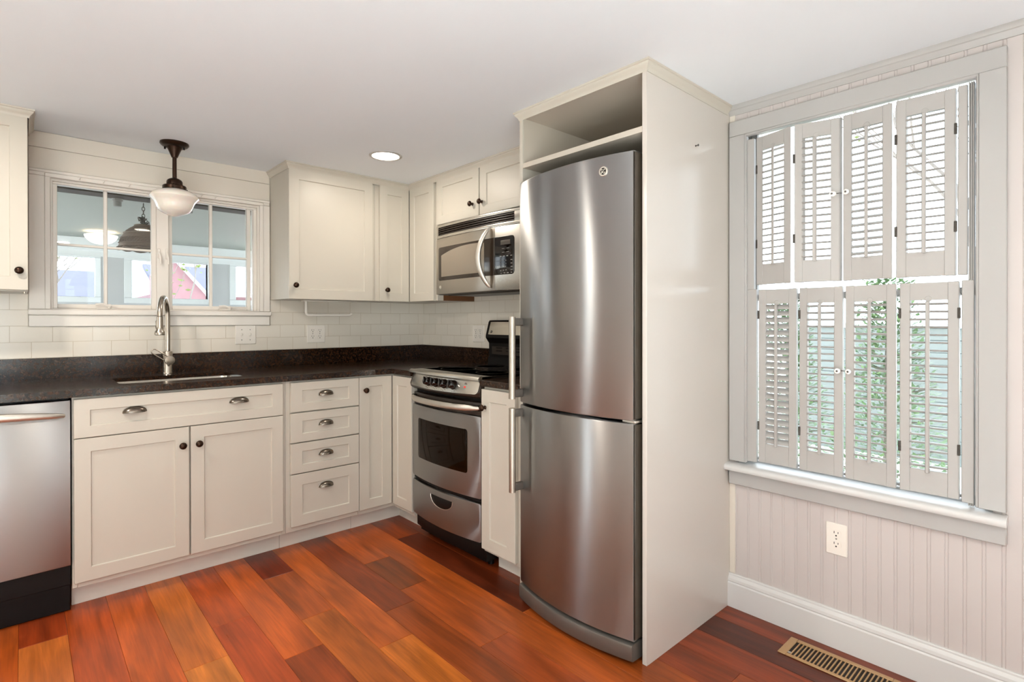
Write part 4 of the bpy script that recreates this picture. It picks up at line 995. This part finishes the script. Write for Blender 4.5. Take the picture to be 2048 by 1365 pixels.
added_window('window_4', FWM, 2.3, 3.1, .25, 2.04, ())
added_window('window_8', FWM, 3.2, 4.1, .25, 2.04, ())
added_window('window_9', FWM, 1.44, 1.62, .25, 2.04, (), .02)
def portal(loc, rot, sx, sy):
    ld = bpy.data.lights.new('sky_portal', 'AREA'); ld.shape = 'RECTANGLE'; ld.size = sx; ld.size_y = sy; ld.cycles.is_portal = True
    l = bpy.data.objects.new('sky_portal', ld); l.location = loc; l.rotation_euler = rot; COL.objects.link(l)
portal((-2.7, YF - .09, 1.145), (PI / 2, 0, 0), .8, 1.79); portal((-3.65, YF - .09, 1.145), (PI / 2, 0, 0), .9, 1.79)
portal((XL - .09, -4.6, 1.185), (PI / 2, 0, -PI / 2), 1.2, 1.67)
portal((-1.23, 2.49, 1.55), (-PI / 2, 0, 0), 3.1, .45); portal((.54, 1.26, 1.2), (PI / 2, 0, PI / 2), 2.2, 1.4); portal((-2.99, 1.26, 1.2), (PI / 2, 0, -PI / 2), 2.2, 1.4); portal((.11, -2.8, 1.28), (PI / 2, 0, PI / 2), .72, 1.34); portal((XL - .09, -.29, 1.0), (PI / 2, 0, -PI / 2), .46, 2.0)

# ================================================================== sunroom behind the sink window
SX0, SX1, SY = -2.9, .45, 2.40
b = MB(); b.box(SX0 - .1, SX1 + .1, .121, SY + .1, -.12, -.005); struct(b.build('floor_porch', 'porch_wall'))
b = MB(); b.box(SX0 - .1, SX1 + .1, .121, SY + .1, 1.905, 2.0); struct(b.build('ceiling_porch', 'porch_ceiling'))
b = MB()
for xx in (SX0 - .1, SX1):
    b.box(xx, xx + .1, .121, SY + .1, 0, .5)
    for yy in (.121, 1.2, SY): b.box(xx, xx + .1, yy, yy + .1, .5, 1.905)
struct(b.build('wall_porch', 'porch_wall'))
PW = [(-2.75, -1.72, 0), (-1.557, -.86, 1), (-.705, .35, 2)]     # windows of the far wall: frame extents
b = MB(); z0, z1 = 1.353, 1.751
b.box(SX0, SX1, SY, SY + .1, 0, z0); b.box(SX0, SX1, SY, SY + .1, z1, 1.905)
xs = [SX0] + [v for a in PW for v in a[:2]] + [SX1]
for i in range(0, len(xs), 2): b.box(xs[i], xs[i + 1], SY, SY + .1, z0, z1)
struct(b.build('wall_porch_back', 'porch_wall'))
b = MB(); b.box(SX0, SX1, SY - .022, SY, 1.803, 1.904, .002); b.box(SX0, SX1, SY - .012, SY, 1.751, 1.803, .002); struct(b.build('trim_6', 'porch_white'))
for k, (x0, x1, _) in enumerate(PW):
    b = MB(FY(0, SY, 0)); st = .058
    b.box(x0, x1, z0, z0 + .05, -.06, .016, .003); b.box(x0, x1, z1 - .012, z1, -.06, .012, .002)
    b.box(x0, x0 + st, z0 + .05, z1 - .012, -.06, .008, .003); b.box(x1 - .040, x1, z0 + .05, z1 - .012, -.06, .008, .003)
    if k == 1: b.box(x1 - .04, x1 + .0, z0, z1, -.06, .03, .004)
    wo = struct(b.build('window_%d' % (5 + k), 'porch_white'))
    b = MB(FY(0, SY, 0)); b.box(x0 + st - .002, x1 - .038, z0 + .048, z1 - .01, -.035, -.031); b.build('pane', 'glass', wo)
b = MB(); b.box(SX0, SX1, .20, .315, 1.880, 1.9045, .003); tag(b.build('roof_beam', 'beam'), 'dark wooden beam under the porch ceiling just outside the sink window', 'beam')
b = MB(); b.lathe([(.026, 0), (.026, -.012), (.020, -.016), (.020, -.040), (.016, -.044), (0, -.044)], (-1.826, .30, 1.8795), (0, 0, 1), 20); o = thing('ceiling_hook_box', (-1.826, .30, 1.88), 'small grey metal fixture box under the porch beam', 'fixture box'); b.build('box', 'greyplastic', o)
b = MB(); b.lathe([(.026, 0), (.026, -.012), (.020, -.016), (.020, -.034), (0, -.036)], (-1.475, .30, 1.8795), (0, 0, 1), 20); o = thing('ceiling_hook_box', (-1.475, .30, 1.88), 'grey metal fixture box under the porch beam behind the pendant shade', 'fixture box'); b.build('box', 'greyplastic', o)
# wicker basket lamp on a chain
bx, by = -1.70, .335
o = thing('basket_lamp', (bx, by, 1.88), 'brown woven basket lamp on a chain seen through the left window sash', 'hanging lamp')
b = MB(); b.lathe([(.040, 1.752), (.046, 1.748), (.046, 1.742), (.062, 1.732), (.085, 1.712), (.100, 1.685), (.110, 1.655), (.1165, 1.632), (.122, 1.618), (.119, 1.6175), (.106, 1.655), (.096, 1.684), (.081, 1.709), (.060, 1.728), (.040, 1.738)], (bx, by, 0), (0, 0, 1), 40)
b.build('shade', 'wicker', o, 30)
b = MB()
for zz, r_ in ((1.700, .093), (1.672, .105), (1.640, .1155)):
    b.tube([(bx + (r_ + .003 * (k % 2)) * math.cos(2 * PI * k / 48), by + (r_ + .003 * (k % 2)) * math.sin(2 * PI * k / 48), zz) for k in range(48)], .0028, 6, closed=True)
for k in range(44):
    a, a2 = 2 * PI * k / 44, 2 * PI * (k + 1.6) / 44
    for q0, q1 in ((a, a2), (a2, a)): b.tube([(bx + .107 * math.cos(q0), by + .107 * math.sin(q0), 1.671), (bx + .1165 * math.cos(q1), by + .1165 * math.sin(q1), 1.641)], .0017, 5)
b.build('woven_bands', 'wicker', o, 60)
b = MB()
b.tube([(bx + (.121 + .003 * math.cos(k * PI)) * math.cos(2 * PI * k / 40), by + .122 * math.sin(2 * PI * k / 40), 1.613 - .008 * abs(math.sin(2 * PI * k * 5 / 40))) for k in range(40)], .005, 8, closed=True); b.build('scalloped_rim', 'wicker', o, 60)
b = MB(); z = 1.878; k = 0
while z > 1.772:
    lp = []
    for q in range(12):
        a = 2 * PI * q / 12; x_, zz = .0072 * math.cos(a), .0125 * math.sin(a)
        lp.append((bx + (x_ if k % 2 else 0), by + (0 if k % 2 else x_), z - .0125 + zz))
    b.tube(lp, .002, 6, closed=True); z -= .0205; k += 1
b.build('chain', 'iron', o, 60)
b = MB(); random.seed(3)
for k in range(26):
    a, r_, zz = random.uniform(0, 2 * PI), random.uniform(.004, .026), random.uniform(1.755, 1.795); c0 = Vector((bx + r_ * math.cos(a), by + r_ * math.sin(a), zz)); n1 = Vector((random.uniform(-1, 1), random.uniform(-1, 1), random.uniform(-1, 1))).normalized(); x_, y_, _ = b.frame_of(n1)
    b.tube([tuple(c0 + x_ * .008 * math.cos(2 * PI * q / 8) + y_ * .011 * math.sin(2 * PI * q / 8)) for q in range(8)], .0019, 5, closed=True)
b.build('bunched_chain', 'iron', o, 60)
o = thing('bowl_light', (-1.756, 1.95, 1.905), 'lit white glass bowl light under the porch ceiling', 'ceiling light')
b = MB(); b.lathe([(.03, 1.9045), (.035, 1.895), (.03, 1.886)], (-1.756, 1.95, 0), (0, 0, 1), 24); b.build('base', 'porch_white', o)
b = MB(); b.lathe([(.108, 1.878), (.110, 1.874), (.104, 1.858), (.090, 1.838), (.068, 1.820), (.04, 1.809), (0, 1.804), (0, 1.812), (.04, 1.816), (.065, 1.827), (.085, 1.844), (.1, 1.862), (.105, 1.878)], (-1.756, 1.95, 0), (0, 0, 1), 40); b.build('bowl', 'bowl', o, 40)

# ================================================================== outdoors
b = MB(); b.box(-30, 30, -30, 45, -.8, -.55); o = b.build('ground', 'bounce_ground'); o['kind'] = 'structure'
# two added blocks, both out of the picture, keep the sun off the garden
b = MB(); b.box(-9.0, .12, YF - .1, .12, 2.31, 11.0); o = struct(b.build('wall_sun_block', 'porch_wall'))
h = thing('shade_block', (6, -12, -.55), 'tall unseen block added to shade the garden, behind the camera side, outside the picture', 'house')
b = MB(); b.box(1.0, 14.0, -15, -9.5, -.55, 14.0); b.build('wall', 'porch_wall', h)
# houses beyond the porch
h = thing('house', (1.2, 9.5, -.55), 'rose brick gabled house with a pale lilac roof seen through the right porch windows', 'house')
b = MB(); b.box(-.38, 4.5, 8.45, 12, -.55, 1.72); b.build('wall', 'brick', h)
b = MB(); b.ring([[(x, 8.0, 1.745), (x, 9.7, 2.36), (x, 9.7, 2.28), (x, 8.05, 1.68)] for x in (-.42, 4.8)]); b.build('roof', 'roof', h)
b = MB(); b.box(-.42, 4.8, 7.93, 8.0, 1.665, 1.745, .01); b.build('gutter', 'porch_white', h)
b = MB(); b.prism([(-.46, -.55), (.27, -.55), (.27, 1.68), (-.25, 2.30), (-.46, 2.05)], 1, 7.7, 8.6); b.build('gable', 'brick', h)
for e_ in ((.33, 1.64), (-.50, 2.03)): b = MB(); b.tube([(-.25, 7.66, 2.33), (e_[0], 7.66, e_[1])], .028, 8); b.build('rake_trim', 'porch_white', h)
h = thing('house', (-3.5, 9.5, -.55), 'pale house with a low lilac roof seen through the left porch window', 'house')
b = MB(); b.box(-6.0, -1.15, 8.45, 12, -.55, 1.60); b.build('wall', 'porch_wall', h)
b = MB(); b.ring([[(x, 8.0, 1.55), (x, 9.7, 2.16), (x, 9.7, 2.08), (x, 8.05, 1.49)] for x in (-6.4, -1.0)]); b.build('roof', 'roof', h)

def tree(name, x, y, z0, h, seed, label, leaves, leafm='leafpale', spread=.5, thick=.026, group=None, depth=4):
    rnd = random.Random(seed); o = thing(name, (x, y, z0), label, 'tree', group); tips = []
    b = MB()
    def grow(p, d, L, r, lev):
        pts = [p]; q = p
        for i in range(3):
            d = (d + Vector((rnd.uniform(-.18, .18), rnd.uniform(-.18, .18), rnd.uniform(-.02, .12)))).normalized(); q = q + d * (L / 3); pts.append(q)
        b.tube(pts, [r, r * .9, r * .8, r * .65], 6)
        if lev == 0: tips.extend(pts[1:]); return
        if lev <= 2: tips.extend(pts[2:])
        for k in range(rnd.choice((2, 3, 3))):
            a = rnd.uniform(0, 2 * PI); dd = (d + Vector((math.cos(a), math.sin(a), rnd.uniform(-.1, .5))) * rnd.uniform(spread * .7, spread * 1.4)).normalized()
            grow(pts[rnd.choice((2, 3, 3))], dd, L * rnd.uniform(.6, .85), r * .6, lev - 1)
    grow(Vector((x, y, z0)), Vector((rnd.uniform(-.1, .1), rnd.uniform(-.1, .1), 1)), h, thick, depth)
    b.build('branches', 'bark', o, 60)
    b = MB()
    for k in range(leaves):
        t = rnd.choice(tips) + Vector((rnd.gauss(0, .06), rnd.gauss(0, .06), rnd.gauss(0, .06))); n1 = Vector((rnd.uniform(-1, 1), rnd.uniform(-1, 1), rnd.uniform(-.3, 1))).normalized(); x_, y_, _ = b.frame_of(n1); s = rnd.uniform(.018, .034)
        b.poly([t - x_ * s * 1.5, t - y_ * s * .7 + n1 * s * .2, t + x_ * s * 1.5, t + y_ * s * .7 + n1 * s * .2])
    lf = b.build('foliage', leafm, o, 0, False); lf['kind'] = 'stuff'
    return o
tree('garden_tree', -.75, 5.4, -.55, 1.35, 5, 'bare young tree with new pale leaves outside the middle porch window', 260, group=None)
tree('garden_tree', -2.75, 6.0, -.55, 1.4, 11, 'bare branching tree outside the left porch window', 60)
tree('street_tree', 9.0, -2.2, -.55, 2.4, 21, 'tall bare tree with fine branches behind the upper right shutter', 40, thick=.08, depth=5)
tree('street_tree', 11, 4.2, -.55, 2.6, 33, 'tall bare tree with fine branches behind the upper left shutters', 40, thick=.08, depth=5)
# neighbour's pale blue wall and a loose green conifer outside the shutters
h = thing('neighbour_house', (6.2, -1, -.55), 'pale blue clapboard house outside the shuttered window', 'house')
b = MB()
for k in range(11): z = -.55 + k * .15; b.prism([(6.0, z), (6.03, z), (6.0, z + .15), (6.2, z + .15), (6.2, z)], 1, -2.6, 1.4) if False else b.box(6.0 - .004 * 0, 6.2, -3.4, -.3, z, z + .146, .004)
b.build('clapboard_wall', 'siding', h)
b = MB(); b.box(5.95, 6.25, -3.45, -.25, 1.10, 1.16, .01); b.build('cap_board', 'porch_white', h)
def shrub(x, y, z0, hgt, rad, n, seed, label):
    rnd = random.Random(seed); o = thing('evergreen_shrub', (x, y, z0), label, 'shrub', 'evergreens outside the shuttered window')
    b = MB(); b.cyl((x, y, z0), (x, y, z0 + hgt * .9), .035, .01, 8)
    for k in range(26):
        a, t = rnd.uniform(0, 2 * PI), rnd.uniform(.08, .95); L = rad * (1 - t * .75)
        b.tube([(x, y, z0 + hgt * t), (x + L * .6 * math.cos(a), y + L * .6 * math.sin(a), z0 + hgt * t + .02), (x + L * math.cos(a), y + L * math.sin(a), z0 + hgt * t + .07)], [.01, .006, .003], 5)
    b.build('stem', 'bark', o, 60)
    b = MB()
    for k in range(n):
        t = rnd.random() ** .8; a = rnd.uniform(0, 2 * PI); L = rad * (1 - t * .72) * math.sqrt(rnd.uniform(.05, 1)); p = Vector((x + L * math.cos(a), y + L * math.sin(a), z0 + hgt * t + .05 * L)); d_ = Vector((math.cos(a + rnd.gauss(0, .6)), math.sin(a + rnd.gauss(0, .6)), rnd.uniform(-.2, .6))).normalized(); x_, y_, _ = b.frame_of(d_); s = rnd.uniform(.03, .06)
        b.poly([p - x_ * s * .28, p + d_ * s, p + x_ * s * .28, p - d_ * s * .4])
    lf = b.build('foliage', 'leaf', o, 0, False); lf['kind'] = 'stuff'
shrub(2.7, -2.30, -.55, 2.05, .55, 5600, 41, 'dense green evergreen shrub behind the lower right shutters')
shrub(3.3, -1.35, -.55, 1.95, .55, 4800, 43, 'loose green evergreen behind the lower middle shutters')
